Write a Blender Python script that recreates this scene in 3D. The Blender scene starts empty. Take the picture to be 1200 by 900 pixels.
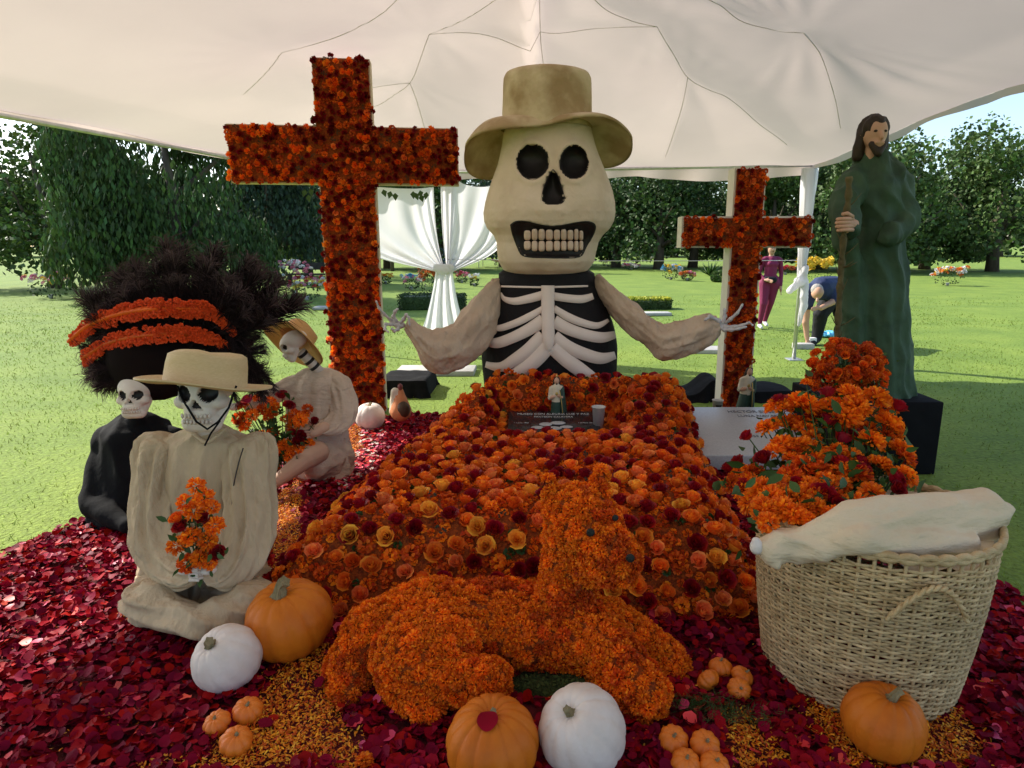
import bpy, bmesh, math, random
import numpy as np
from mathutils import Vector, Matrix, Quaternion, noise
rnd = random.Random(7)
rng = np.random.default_rng(7)
SC = bpy.context.scene
COL = SC.collection

# ------------------------------------------------------------------ camera, light, sky
CAMZ = 1.62
PITCH = math.radians(12.03)
FPX = 760.0
cam = bpy.data.cameras.new('camera')
cam.sensor_width = 36; cam.lens = FPX / 1200 * 36; cam.shift_x = -22 / 1200
cam.clip_start = 0.05; cam.clip_end = 3000
camo = bpy.data.objects.new('camera', cam); COL.objects.link(camo)
camo.location = (0, 0, CAMZ); camo.rotation_euler = (math.pi / 2 - PITCH, 0, 0)
SC.camera = camo
SUN = Vector((-0.72, 0.45, 0.63)).normalized()
world = bpy.data.worlds.new('World'); SC.world = world; world.use_nodes = True
wn = world.node_tree.nodes; wl = world.node_tree.links
for n in list(wn): wn.remove(n)
wo = wn.new('ShaderNodeOutputWorld'); wb = wn.new('ShaderNodeBackground'); ws = wn.new('ShaderNodeTexSky')
ws.sky_type = 'NISHITA'; ws.sun_disc = False
ws.sun_elevation = math.asin(SUN.z); ws.sun_rotation = math.atan2(SUN.x, SUN.y)
ws.air_density = 1.0; ws.dust_density = 1.2; ws.ozone_density = 1.5
wb.inputs['Strength'].default_value = 0.145
wl.new(ws.outputs[0], wb.inputs[0]); wl.new(wb.outputs[0], wo.inputs[0])
sl = bpy.data.lights.new('sun', 'SUN'); sl.energy = 4.2; sl.angle = math.radians(0.6); sl.color = (1, 0.94, 0.84)
so = bpy.data.objects.new('sun', sl); COL.objects.link(so); so.location = (-20, 12, 18)
so.rotation_mode = 'QUATERNION'; so.rotation_quaternion = SUN.to_track_quat('Z', 'Y')
SC.view_settings.view_transform = 'Standard'; SC.view_settings.look = 'None'
SC.view_settings.gamma = 1.0; SC.view_settings.exposure = 1.0
try:
    SC.view_settings.use_curve_mapping = False
    SC.cycles.max_bounces = 8; SC.cycles.diffuse_bounces = 4; SC.cycles.transmission_bounces = 5
    SC.cycles.use_denoising = True
except Exception: pass

# ------------------------------------------------------------------ measuring helpers (photo pixel + real distance -> place)
CT, ST = math.cos(PITCH), math.sin(PITCH)
def P(px, py, Y):
    rx = (px - 622) / FPX; ry = (450 - py) / FPX
    t = Y / (CT + ry * ST)
    return Vector((rx * t, Y, CAMZ + t * (-ST + ry * CT)))
def G(px, py, z=0.0):
    rx = (px - 622) / FPX; ry = (450 - py) / FPX
    t = (z - CAMZ) / (-ST + ry * CT)
    return Vector((rx * t, t * (CT + ry * ST), z))
def mpp(p):                                  # metres per photo pixel at a point
    return (p.y * CT + (CAMZ - p.z) * ST) / FPX

# ------------------------------------------------------------------ materials
MATS = {}
def M(name, c1, c2=None, scale=8, rough=0.7, bump=0.0, bscale=40, isl=0.0, objr=0.0, hue=0.0, trans=0.0, metal=0.0,
      stretch=None, detail=4, contrast=0.5, c3=None, sheen=0.0, spec=0.3, bdist=.02, kind='noise', bkind='noise', tint=None):
    if name in MATS: return MATS[name]
    m = bpy.data.materials.new(name); m.use_nodes = True; MATS[name] = m
    nt = m.node_tree; N = nt.nodes; L = nt.links
    b = N['Principled BSDF']; out = N['Material Output']
    b.inputs['Roughness'].default_value = rough; b.inputs['Metallic'].default_value = metal
    b.inputs['Specular IOR Level'].default_value = spec
    if sheen: b.inputs['Sheen Weight'].default_value = sheen
    tc = N.new('ShaderNodeTexCoord'); mp = N.new('ShaderNodeMapping'); L.new(tc.outputs['Object'], mp.inputs[0])
    if stretch: mp.inputs['Scale'].default_value = stretch
    col = None
    if c2 is None: c2 = tuple(min(1, x * 0.8) for x in c1)
    if kind == 'noise':
        t = N.new('ShaderNodeTexNoise'); t.inputs['Scale'].default_value = scale; t.inputs['Detail'].default_value = detail
        fac = t.outputs[0]
    elif kind == 'voronoi':
        t = N.new('ShaderNodeTexVoronoi'); t.inputs['Scale'].default_value = scale; fac = t.outputs['Color']
    else:
        t = N.new('ShaderNodeTexWave'); t.inputs['Scale'].default_value = scale; t.inputs['Distortion'].default_value = 3; fac = t.outputs[0]
        t.inputs['Detail Scale'].default_value = 3
        if kind == 'rings': t.wave_type = 'RINGS'; t.rings_direction = 'Z'; t.inputs['Distortion'].default_value = 0.6
        if kind == 'waveZ': t.bands_direction = 'Z'
    L.new(mp.outputs[0], t.inputs['Vector'])
    r = N.new('ShaderNodeValToRGB'); L.new(fac, r.inputs[0])
    e = r.color_ramp.elements; h = (1 - contrast) / 2
    e[0].position = h; e[1].position = 1 - h
    e[0].color = (*c2, 1); e[1].color = (*c1, 1)
    if c3:
        x = r.color_ramp.elements.new(0.5); x.color = (*c3, 1)
    col = r.outputs[0]
    if isl or objr or hue:
        hs = N.new('ShaderNodeHueSaturation'); L.new(col, hs.inputs['Color'])
        g = N.new('ShaderNodeNewGeometry'); oi = N.new('ShaderNodeObjectInfo')
        def lin(sock, a):                    # 1-a .. 1+a
            q = N.new('ShaderNodeMapRange'); L.new(sock, q.inputs[0]); q.inputs[3].default_value = 1 - a; q.inputs[4].default_value = 1 + a
            return q.outputs[0]
        mu = N.new('ShaderNodeMath'); mu.operation = 'MULTIPLY'
        L.new(lin(g.outputs['Random Per Island'], isl), mu.inputs[0]); L.new(lin(oi.outputs['Random'], objr), mu.inputs[1])
        L.new(mu.outputs[0], hs.inputs['Value'])
        if hue:
            q = N.new('ShaderNodeMapRange'); L.new(g.outputs['Random Per Island'], q.inputs[0])
            q.inputs[3].default_value = 0.5 - hue; q.inputs[4].default_value = 0.5 + hue
            L.new(q.outputs[0], hs.inputs['Hue'])
        col = hs.outputs[0]
    L.new(col, b.inputs['Base Color'])
    if bump:
        if bkind == 'wave':
            bt = N.new('ShaderNodeTexWave'); bt.inputs['Scale'].default_value = bscale; bt.inputs['Distortion'].default_value = 6
            bt.inputs['Detail Scale'].default_value = 1.5; bt.inputs['Detail'].default_value = 3; fo = bt.outputs[0]
        else:
            bt = N.new('ShaderNodeTexNoise'); bt.inputs['Scale'].default_value = bscale; bt.inputs['Detail'].default_value = 5; fo = bt.outputs[0]
        L.new(mp.outputs[0], bt.inputs['Vector'])
        bp = N.new('ShaderNodeBump'); bp.inputs['Strength'].default_value = bump; bp.inputs['Distance'].default_value = bdist
        L.new(fo, bp.inputs['Height']); L.new(bp.outputs[0], b.inputs['Normal'])
    if trans:
        tr = N.new('ShaderNodeBsdfTranslucent'); mx = N.new('ShaderNodeMixShader'); mx.inputs[0].default_value = trans
        if tint:
            tm = N.new('ShaderNodeMix'); tm.data_type = 'RGBA'; tm.blend_type = 'MULTIPLY'; tm.inputs[0].default_value = 1
            L.new(col, tm.inputs[6]); tm.inputs[7].default_value = (*tint, 1); L.new(tm.outputs[2], tr.inputs[0])
        else: L.new(col, tr.inputs[0])
        L.new(b.outputs[0], mx.inputs[1]); L.new(tr.outputs[0], mx.inputs[2]); L.new(mx.outputs[0], out.inputs[0])
    return m

ORANGE = M('rose_orange', (.98, .32, .035), (.90, .18, .015), 3, .55, isl=.14, objr=.16, hue=.012, trans=.35)
DEEP = M('rose_deep_orange', (.92, .20, .015), (.78, .10, .008), 3, .55, isl=.16, objr=.2, hue=.01, trans=.35)
RED = M('rose_crimson', (.40, .006, .014), (.25, .003, .009), 3, .5, isl=.22, objr=.25, hue=.006, trans=.15)
YELLOW = M('rose_yellow', (.98, .52, .06), (.92, .32, .03), 3, .55, isl=.12, objr=.12, hue=.01, trans=.25)
PEACH = M('rose_peach', (.96, .32, .09), (.86, .18, .04), 3, .55, isl=.14, objr=.15, hue=.01, trans=.25)
MARI = M('marigold_petals', (.98, .28, .012), (.90, .18, .006), 5, .6, isl=.24, objr=.12, hue=.016, trans=.38)
MARID = M('marigold_deep', (.80, .14, .008), (.66, .08, .005), 5, .6, isl=.28, objr=.16, hue=.012, trans=.35)
MARIX = M('marigold_rust', (.58, .075, .006), (.44, .04, .004), 5, .6, isl=.28, objr=.16, hue=.012, trans=.3)
CRED = M('cross_crimson', (.26, .004, .008), (.15, .002, .005), 3, .6, isl=.25, objr=.25, hue=.006, trans=.15)
LEAF = M('leaf_green', (.06, .12, .025), (.03, .07, .015), 8, .5, isl=.3, trans=.2)
BUD = M('dark_bud', (.05, .045, .02), (.02, .015, .01), 20, .7, isl=.4)
PINK = M('petal_white', (.8, .74, .66), (.7, .6, .5), 5, .6, isl=.1, trans=.2)

# ------------------------------------------------------------------ mesh helpers
WL = {}
def tag(o, label=None, cat=None, group=None, kind=None):
    if label: o['label'] = label
    if cat: o['category'] = cat
    if group: o['group'] = group
    if kind: o['kind'] = kind
    return o
def thing(name, label, cat, loc, group=None, kind=None):
    o = bpy.data.objects.new(name, None); COL.objects.link(o); o.location = loc; o.empty_display_size = .1
    WL[o.name] = Vector(loc); return tag(o, label, cat, group, kind)
def mk(name, V, F, mats, mi=None, smooth=True):
    me = bpy.data.meshes.new(name)
    V = np.asarray(V, dtype=np.float32).reshape(-1, 3)
    if isinstance(F, np.ndarray) and F.ndim == 2:
        k = F.shape[1]; n = F.shape[0]
        me.vertices.add(len(V)); me.vertices.foreach_set('co', V.ravel())
        me.loops.add(n * k); me.loops.foreach_set('vertex_index', F.astype(np.int32).ravel())
        me.polygons.add(n); me.polygons.foreach_set('loop_start', np.arange(0, n * k, k, dtype=np.int32))
        me.polygons.foreach_set('loop_total', np.full(n, k, dtype=np.int32))
        me.update(calc_edges=True)
    else:
        me.from_pydata([tuple(v) for v in V.tolist()], [], [tuple(int(i) for i in f) for f in F])
    if not isinstance(mats, (list, tuple)): mats = [mats]
    for m in mats: me.materials.append(m)
    if mi is not None: me.polygons.foreach_set('material_index', np.asarray(mi, dtype=np.int32))
    me.polygons.foreach_set('use_smooth', np.full(len(me.polygons), bool(smooth)))
    me.update(); return me
def put(name, me, parent=None, W=(0, 0, 0), q=None, s=None):
    o = bpy.data.objects.new(name, me); COL.objects.link(o)
    W = Vector(W); WL[o.name] = W.copy()
    if parent is not None:
        o.parent = parent; o.location = W - WL[parent.name]
    else: o.location = W
    if q is not None: o.rotation_mode = 'QUATERNION'; o.rotation_quaternion = q
    if s is not None: o.scale = (s, s, s) if isinstance(s, (int, float)) else s
    return o
def add(name, V, F, mats, parent=None, mi=None, smooth=True):
    """world-space geometry -> object whose origin sits at its own base"""
    V = np.asarray(V, dtype=np.float64).reshape(-1, 3)
    c = np.array([(V[:, 0].min() + V[:, 0].max()) / 2, (V[:, 1].min() + V[:, 1].max()) / 2, V[:, 2].min()])
    return put(name, mk(name, V - c, F, mats, mi, smooth), parent, c)
def join(parts):
    Vs = []; Fs = []; o = 0
    for V, F in parts:
        V = np.asarray(V, dtype=float).reshape(-1, 3); Vs.append(V); Fs += [tuple(i + o for i in f) for f in F]; o += len(V)
    return np.concatenate(Vs), Fs
def tube(pts, rad, n=8, flat=1.0, cap=True):
    pts = [Vector(p) for p in pts]; V = []; F = []
    if not isinstance(rad, (list, tuple)): rad = [rad] * len(pts)
    t0 = (pts[1] - pts[0]).normalized()
    a = Vector((0, 0, 1)) if abs(t0.z) < .9 else Vector((1, 0, 0))
    for i, p in enumerate(pts):
        t = (pts[min(i + 1, len(pts) - 1)] - pts[max(i - 1, 0)])
        if t.length < 1e-9: t = t0
        t.normalize(); u = t.cross(a)
        if u.length < 1e-6: u = t.orthogonal()
        u.normalize(); w = u.cross(t).normalized(); a = w
        for k in range(n):
            an = 2 * math.pi * k / n
            V.append(p + u * math.cos(an) * rad[i] + w * math.sin(an) * rad[i] * flat)
    for i in range(len(pts) - 1):
        for k in range(n):
            F.append((i * n + k, i * n + (k + 1) % n, (i + 1) * n + (k + 1) % n, (i + 1) * n + k))
    if cap:
        F.append(tuple(range(n))[::-1]); F.append(tuple((len(pts) - 1) * n + k for k in range(n)))
    return np.array([tuple(v) for v in V]), F
def lathe(prof, n=32, c=(0, 0, 0), rib=None):
    V = []; F = []
    for r, z in prof:
        for k in range(n):
            a = 2 * math.pi * k / n; rr = r * (rib(a, z) if rib else 1)
            V.append((c[0] + rr * math.cos(a), c[1] + rr * math.sin(a), c[2] + z))
    for i in range(len(prof) - 1):
        for k in range(n):
            F.append((i * n + k, i * n + (k + 1) % n, (i + 1) * n + (k + 1) % n, (i + 1) * n + k))
    return np.array(V), F
def xf(V, R=None, c=(0, 0, 0), s=1):
    V = np.asarray(V, float) * s
    if R is not None: V = V @ np.array(R.to_3x3() if hasattr(R, 'to_3x3') else R).T
    return V + np.array(c)
def box(c, s, rz=0, bev=0.0):
    bm = bmesh.new(); bmesh.ops.create_cube(bm, size=1)
    for v in bm.verts: v.co = Vector((v.co.x * s[0], v.co.y * s[1], v.co.z * s[2]))
    if bev: bmesh.ops.bevel(bm, geom=bm.edges[:], offset=bev, segments=2, affect='EDGES', profile=.5)
    V = np.array([tuple(v.co) for v in bm.verts]); F = [tuple(v.index for v in f.verts) for f in bm.faces]
    bm.free()
    return xf(V, Matrix.Rotation(rz, 3, 'Z'), c), F
def ico(c, r, sub=2, R=None):
    bm = bmesh.new(); bmesh.ops.create_icosphere(bm, subdivisions=sub, radius=1)
    if not isinstance(r, (tuple, list)): r = (r, r, r)
    V = np.array([tuple(v.co) for v in bm.verts]) * np.array(r); F = [tuple(v.index for v in f.verts) for f in bm.faces]
    bm.free(); return xf(V, R, c), F
def catmull(pts, k=6):
    pts = [np.array(p, float) for p in pts]; out = []
    for i in range(len(pts) - 1):
        p0 = pts[max(i - 1, 0)]; p1 = pts[i]; p2 = pts[i + 1]; p3 = pts[min(i + 2, len(pts) - 1)]
        for j in range(k):
            t = j / k
            out.append(.5 * (2 * p1 + (p2 - p0) * t + (2 * p0 - 5 * p1 + 4 * p2 - p3) * t * t + (3 * p1 - p0 - 3 * p2 + p3) * t ** 3))
    out.append(pts[-1]); return out
def nz(p, s=1.0, o=0): return noise.noise(Vector((p[0] * s + o, p[1] * s + o, p[2] * s - o)))
# --- one continuous body out of tapered limbs: joined, voxel-remeshed, smoothed
def blob(prims, vox=.015, smooth=4, wr=0.0, wrs=(6, 6, 6), fac=.5, wr2=0.0, ws2=30, fold=None):
    bm = bmesh.new()
    for p in prims:
        b = bmesh.new()
        if p[0] == 'c':
            for c, r in ((p[1], p[2]), (p[3], p[4])):
                bmesh.ops.create_icosphere(b, subdivisions=2, radius=r, matrix=Matrix.Translation(Vector(c)))
            h = bmesh.ops.convex_hull(b, input=b.verts[:])
            bmesh.ops.delete(b, geom=list({g for g in h['geom_interior'] + h['geom_unused'] if isinstance(g, bmesh.types.BMVert)}), context='VERTS')
        else:
            Mx = Matrix.Translation(Vector(p[1]))
            if p[3] is not None: Mx = Mx @ Matrix(p[3]).to_4x4()
            Mx = Mx @ Matrix.Diagonal((*p[2], 1))
            bmesh.ops.create_icosphere(b, subdivisions=3, radius=1, matrix=Mx)
        t = bpy.data.meshes.new('t'); b.to_mesh(t); bm.from_mesh(t); bpy.data.meshes.remove(t); b.free()
    me = bpy.data.meshes.new('tmp'); bm.to_mesh(me); bm.free()
    o = bpy.data.objects.new('tmp', me); COL.objects.link(o)
    r = o.modifiers.new('r', 'REMESH'); r.mode = 'VOXEL'; r.voxel_size = vox
    if smooth:
        s = o.modifiers.new('s', 'SMOOTH'); s.iterations = smooth; s.factor = fac
    dg = bpy.context.evaluated_depsgraph_get(); dg.update()
    m2 = bpy.data.meshes.new_from_object(o.evaluated_get(dg))
    V = np.empty(len(m2.vertices) * 3, np.float32); m2.vertices.foreach_get('co', V); V = V.reshape(-1, 3).astype(float)
    Nn = np.empty(len(m2.vertices) * 3, np.float32); m2.vertices.foreach_get('normal', Nn); Nn = Nn.reshape(-1, 3)
    F = [tuple(f.vertices) for f in m2.polygons]
    if wr:
        for i in range(len(V)):
            p = V[i]; d = wr * (1 - 2 * abs(noise.noise(Vector((p[0] * wrs[0], p[1] * wrs[1], p[2] * wrs[2])))) * 1.6)
            if wr2: d += wr2 * nz(p, ws2, 5)
            if fold: d += fold[0] * (1 - 2 * abs(math.sin(fold[1][0] * p[0] + fold[1][1] * p[1] + fold[1][2] * p[2] + fold[2] * nz(p, 3.5)))) * (.35 + .65 * abs(nz(p, 2.5, 9)) * 2)
            V[i] += Nn[i] * d
    bpy.data.objects.remove(o); bpy.data.meshes.remove(me); bpy.data.meshes.remove(m2)
    # material of nearest limb
    C = np.array([V[list(f)].mean(0) for f in F]); best = np.full(len(C), 1e9); mi = np.zeros(len(C), int)
    for p in prims:
        if p[0] == 'c':
            a = np.array(p[1]); b_ = np.array(p[3]); ab = b_ - a; L2 = max(ab @ ab, 1e-9)
            t = np.clip((C - a) @ ab / L2, 0, 1); d = np.linalg.norm(C - a - t[:, None] * ab, axis=1) - (p[2] + (p[4] - p[2]) * t); m = p[5] if len(p) > 5 else 0
        else:
            q = C - np.array(p[1])
            if p[3] is not None: q = q @ np.array(Matrix(p[3]))
            rr = np.array(p[2]); d = (np.linalg.norm(q / rr, axis=1) - 1) * rr.min(); m = p[4] if len(p) > 4 else 0
        k = d < best; best[k] = d[k]; mi[k] = m
    return V, F, mi
# --- quads-only templates
def T_rose(N=11, g=3, seed=0, open_=1.0):
    r = random.Random(seed); V = []; F = []
    for j in range(N):
        f = j / (N - 1); th = j * 2.4 + r.uniform(-.2, .2); R = .10 + .78 * f ** .8; h = 1.05 - .30 * f * f; sp = 1.6 - .65 * f
        o = len(V)
        for a in range(g + 1):
            v = a / g
            for b in range(g + 1):
                u = b / g * 2 - 1
                rr = R * (.35 + .65 * v ** .5) * (1 - .10 * v ** 3 * (1 - f)) + .15 * open_ * f * v ** 5 - .05 * abs(u) * v
                zz = 1.15 * h * v * (1 - .14 * u * u * v) - .12 * f * open_ * v ** 6 + r.uniform(-.02, .02)
                an = th + u * sp * (.75 + .25 * v)
                V.append((rr * math.cos(an), rr * math.sin(an), zz * .95))
        for a in range(g):
            for b in range(g): F.append((o + a * (g + 1) + b, o + a * (g + 1) + b + 1, o + (a + 1) * (g + 1) + b + 1, o + (a + 1) * (g + 1) + b))
    return np.array(V), np.array(F)
def T_mari(K=110, seed=0, flat=.75, w=.135):
    r = random.Random(seed); V = []; F = []
    for i in range(K):
        z = 1 - 1.25 * (i + .5) / K; ph = i * 2.39996 + r.uniform(-.3, .3); s = math.sqrt(max(0, 1 - z * z))
        d = Vector((s * math.cos(ph), s * math.sin(ph), z)); d += Vector((r.uniform(-.15, .15), r.uniform(-.15, .15), r.uniform(-.1, .1))); d.normalize()
        x = d.orthogonal().normalized(); x.rotate(Quaternion(d, r.uniform(0, 6.28))); y = d.cross(x)
        o = len(V); L = r.uniform(.86, 1.08)
        pts = [d * .45 - x * w * .4, d * .45 + x * w * .4, d * .8 * L + x * w + y * .05, d * .8 * L - x * w + y * .05,
               d * L + x * w * .75 + y * .16, d * L - x * w * .75 + y * .16]
        for p in pts: V.append((p.x, p.y, p.z * flat + .15))
        F += [(o, o + 1, o + 2, o + 3), (o + 3, o + 2, o + 4, o + 5)]
    return np.array(V), np.array(F)
def T_bud(seed=0):
    r = random.Random(seed); V = []; F = []
    for i in range(9):
        c = Vector((r.uniform(-.6, .6), r.uniform(-.6, .6), r.uniform(.3, 1)));
        o = len(V); s = .22
        for dx, dy, dz in ((-s, 0, 0), (0, -s, 0), (s, 0, 0), (0, s, 0), (0, 0, s * 1.3)): V.append((c.x + dx, c.y + dy, c.z + dz))
        F += [(o, o + 1, o + 4, o + 3), (o + 1, o + 2, o + 3, o + 4)]
    return np.array(V), np.array(F)
ROSE = [T_rose(11, 3, s, o) for s, o in ((1, 1), (2, .6), (3, 1.3))]
LROSE = [T_rose(8, 2, s, 1) for s in (4, 5)]
MARG = [T_mari(150, s, .78, .115) for s in (1, 2, 3)]
LMARG = [T_mari(44, s, .75, .22) for s in (4, 5)]
FMARG = [T_mari(24, s, .75, .32) for s in (7, 8)]
BUDT = [T_bud(1), T_bud(2)]
TM = {}
def tmesh(key, VF, mat):
    k = (key, mat.name)
    if k not in TM: TM[k] = mk(key, VF[0], VF[1], mat)
    return TM[k]
def qnorm(n, spin):
    return Vector((0, 0, 1)).rotation_difference(Vector(n)) @ Quaternion((0, 0, 1), spin)
def merge(name, items, parent=None, kind='stuff', smooth=True):
    """items: (template VF, material, loc, quaternion, scale)"""
    Vs = []; Fs = []; mi = []; o = 0; mats = []
    for VF, mat, loc, q, s in items:
        if mat not in mats: mats.append(mat)
        R = np.array(q.to_matrix()); sc = np.array(s if isinstance(s, tuple) else (s, s, s))
        V = (VF[0] * sc) @ R.T + np.array(loc); Vs.append(V); Fs.append(VF[1] + o); mi.append(np.full(len(VF[1]), mats.index(mat))); o += len(V)
    ob = add(name, np.concatenate(Vs), np.concatenate(Fs), mats, parent, np.concatenate(mi), smooth)
    if kind: ob['kind'] = kind
    return ob
def flowers(parent, items, limit=290, stuffname=None):
    """items: (partname, key, VF, mat, loc, q, s). The largest in the picture become parts, the rest one stuff part per name"""
    by = {}
    for it in items: by.setdefault(it[0], []).append(it)
    for nm, L in by.items():
        def size(it):
            s = it[6] if not isinstance(it[6], tuple) else it[6][0]
            n = it[5] @ Vector((0, 0, 1)); v = (Vector((0, 0, CAMZ)) - Vector(it[4])); d = v.length
            return -s / d * (1 if n.dot(v) / d > -.1 else .2)
        L.sort(key=size)
        for it in L[:limit]: put(nm, tmesh(it[1], it[2], it[3]), parent, it[4], it[5], it[6])
        if len(L) > limit: merge(nm + '_mass', [(it[2], it[3], it[4], it[5], it[6]) for it in L[limit:]], parent)
def sample(V, F, n, mind, seed=1, keep=None):
    """blue-noise-ish points on a mesh"""
    r = np.random.default_rng(seed); T = []
    for f in F:
        for k in range(1, len(f) - 1): T.append((f[0], f[k], f[k + 1]))
    T = np.array(T); V = np.asarray(V); a = V[T[:, 0]]; b = V[T[:, 1]]; c = V[T[:, 2]]
    cr = np.cross(b - a, c - a); A = np.linalg.norm(cr, axis=1); idx = r.choice(len(T), n, p=A / A.sum())
    u = r.random((n, 1)); v = r.random((n, 1)); k = (u + v) > 1; u = np.where(k, 1 - u, u); v = np.where(k, 1 - v, v)
    pts = a[idx] + (b[idx] - a[idx]) * u + (c[idx] - a[idx]) * v; nr = cr[idx] / np.maximum(A[idx], 1e-12)[:, None]
    grid = {}; out = []
    for i in range(n):
        p = pts[i]
        if keep and not keep(p, nr[i]): continue
        g = tuple(np.floor(p / mind).astype(int)); ok = True
        for dx in (-1, 0, 1):
            for dy in (-1, 0, 1):
                for dz in (-1, 0, 1):
                    for q in grid.get((g[0] + dx, g[1] + dy, g[2] + dz), ()):
                        if ((p - q) ** 2).sum() < mind * mind: ok = False; break
                    if not ok: break
                if not ok: break
            if not ok: break
        if ok: grid.setdefault(g, []).append(p); out.append((p, nr[i]))
    return out
def jitter(n, a=.25):
    v = Vector(n) + Vector((rnd.uniform(-a, a), rnd.uniform(-a, a), rnd.uniform(-a, a))); return v.normalized()
# ================================================================== THE SETTING
GRASSM = M('lawn_grass', (.20, .27, .040), (.11, .18, .025), 1.1, .9, bump=.9, bscale=45, detail=8, c3=(.155, .23, .032))
def nodes_lawn():
    m = GRASSM; nt = m.node_tree; N = nt.nodes; L = nt.links; b = N['Principled BSDF']
    col = b.inputs['Base Color'].links[0].from_socket
    tc = [n for n in N if n.type == 'TEX_COORD'][0]
    n2 = N.new('ShaderNodeTexNoise'); n2.inputs['Scale'].default_value = 30; n2.inputs['Detail'].default_value = 6; L.new(tc.outputs['Object'], n2.inputs[0])
    n3 = N.new('ShaderNodeTexNoise'); n3.inputs['Scale'].default_value = 1.1; n3.inputs['Detail'].default_value = 5; L.new(tc.outputs['Object'], n3.inputs[0])
    # worn, sandy turf around the altar (distance from the altar's centre, ragged with noise)
    vm = N.new('ShaderNodeVectorMath'); vm.operation = 'DISTANCE'; L.new(tc.outputs['Object'], vm.inputs[0]); vm.inputs[1].default_value = (.2, 4.5, 0)
    ad = N.new('ShaderNodeMath'); ad.operation = 'MULTIPLY_ADD'; L.new(n3.outputs[0], ad.inputs[0]); ad.inputs[1].default_value = 4.5; L.new(vm.outputs['Value'], ad.inputs[2])
    mr = N.new('ShaderNodeMapRange'); L.new(ad.outputs[0], mr.inputs[0]); mr.inputs[1].default_value = 8.6; mr.inputs[2].default_value = 6.2; mr.inputs[3].default_value = 0; mr.inputs[4].default_value = .8
    sp = N.new('ShaderNodeMapRange'); L.new(n2.outputs[0], sp.inputs[0]); sp.inputs[1].default_value = .3; sp.inputs[2].default_value = .7; sp.inputs[3].default_value = .72; sp.inputs[4].default_value = 1.3
    hv = N.new('ShaderNodeHueSaturation'); L.new(col, hv.inputs['Color']); L.new(sp.outputs[0], hv.inputs['Value'])
    mx = N.new('ShaderNodeMix'); mx.data_type = 'RGBA'; L.new(mr.outputs[0], mx.inputs[0]); L.new(hv.outputs[0], mx.inputs[6]); mx.inputs[7].default_value = (.42, .37, .22, 1)
    L.new(mx.outputs[2], b.inputs['Base Color'])
nodes_lawn()
# one sheet to the horizon: fine near, coarse far, gently uneven
xs = np.concatenate([-np.geomspace(900, 14, 14), np.linspace(-12, 12, 61), np.geomspace(14, 900, 14)])
ys = np.concatenate([-np.geomspace(300, 8, 8), np.linspace(-5, 24, 70), np.geomspace(26, 1500, 16)])
gx, gy = np.meshgrid(xs, ys)
gz = np.where(gy > 9, .03 * np.sin(gx * .9) * np.sin(gy * .7), 0) * np.clip((gy - 8) / 6, 0, 1)
V = np.stack([gx.ravel(), gy.ravel(), gz.ravel()], 1); nx = len(xs)
F = np.array([(r * nx + c, r * nx + c + 1, (r + 1) * nx + c + 1, (r + 1) * nx + c) for r in range(len(ys) - 1) for c in range(nx - 1)])
lawn = add('lawn', V, F, GRASSM); tag(lawn, 'sunlit green cemetery lawn running back to the trees', None, None, 'structure')

# grass blades between the tent and the first graves
BLADE = M('grass_blade', (.22, .29, .045), (.15, .22, .03), 2, .8, isl=.35, hue=.02, trans=.3)
n = 72000
Yb = 2.2 + 20 * rng.random(n) ** 1.25; Xb = (rng.random(n) * 2 - 1) * (Yb * .85 + .8)
keep = (rng.random(n) < np.clip((22 - Yb) / 9, .05, 1) * np.where(np.hypot(Xb - .1, (Yb - 4.6) * .9) < 4.2, .4, 1)) & ~((np.abs(Xb + .3) < 2.2) & (Yb < 5.6)); Yb = Yb[keep]; Xb = Xb[keep]; n = len(Xb)
h = rng.uniform(.008, .028, n); a = rng.random(n) * 6.28; w = .002 + Yb * .0005
lx, ly = rng.normal(0, .015, n), rng.normal(0, .015, n)
V = np.empty((n, 4, 3)); V[:, 0] = np.stack([Xb - np.cos(a) * w, Yb - np.sin(a) * w, np.zeros(n) - .005], 1); V[:, 1] = np.stack([Xb + np.cos(a) * w, Yb + np.sin(a) * w, np.zeros(n) - .005], 1)
V[:, 2] = np.stack([Xb + lx + np.cos(a) * w * .3, Yb + ly, h], 1); V[:, 3] = np.stack([Xb + lx - np.cos(a) * w * .3, Yb + ly, h], 1)
gb = add('grass', V.reshape(-1, 3), np.arange(n * 4).reshape(-1, 4), BLADE); tag(gb, 'short grass blades standing on the lawn behind the altar', 'grass', None, 'stuff')

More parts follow.
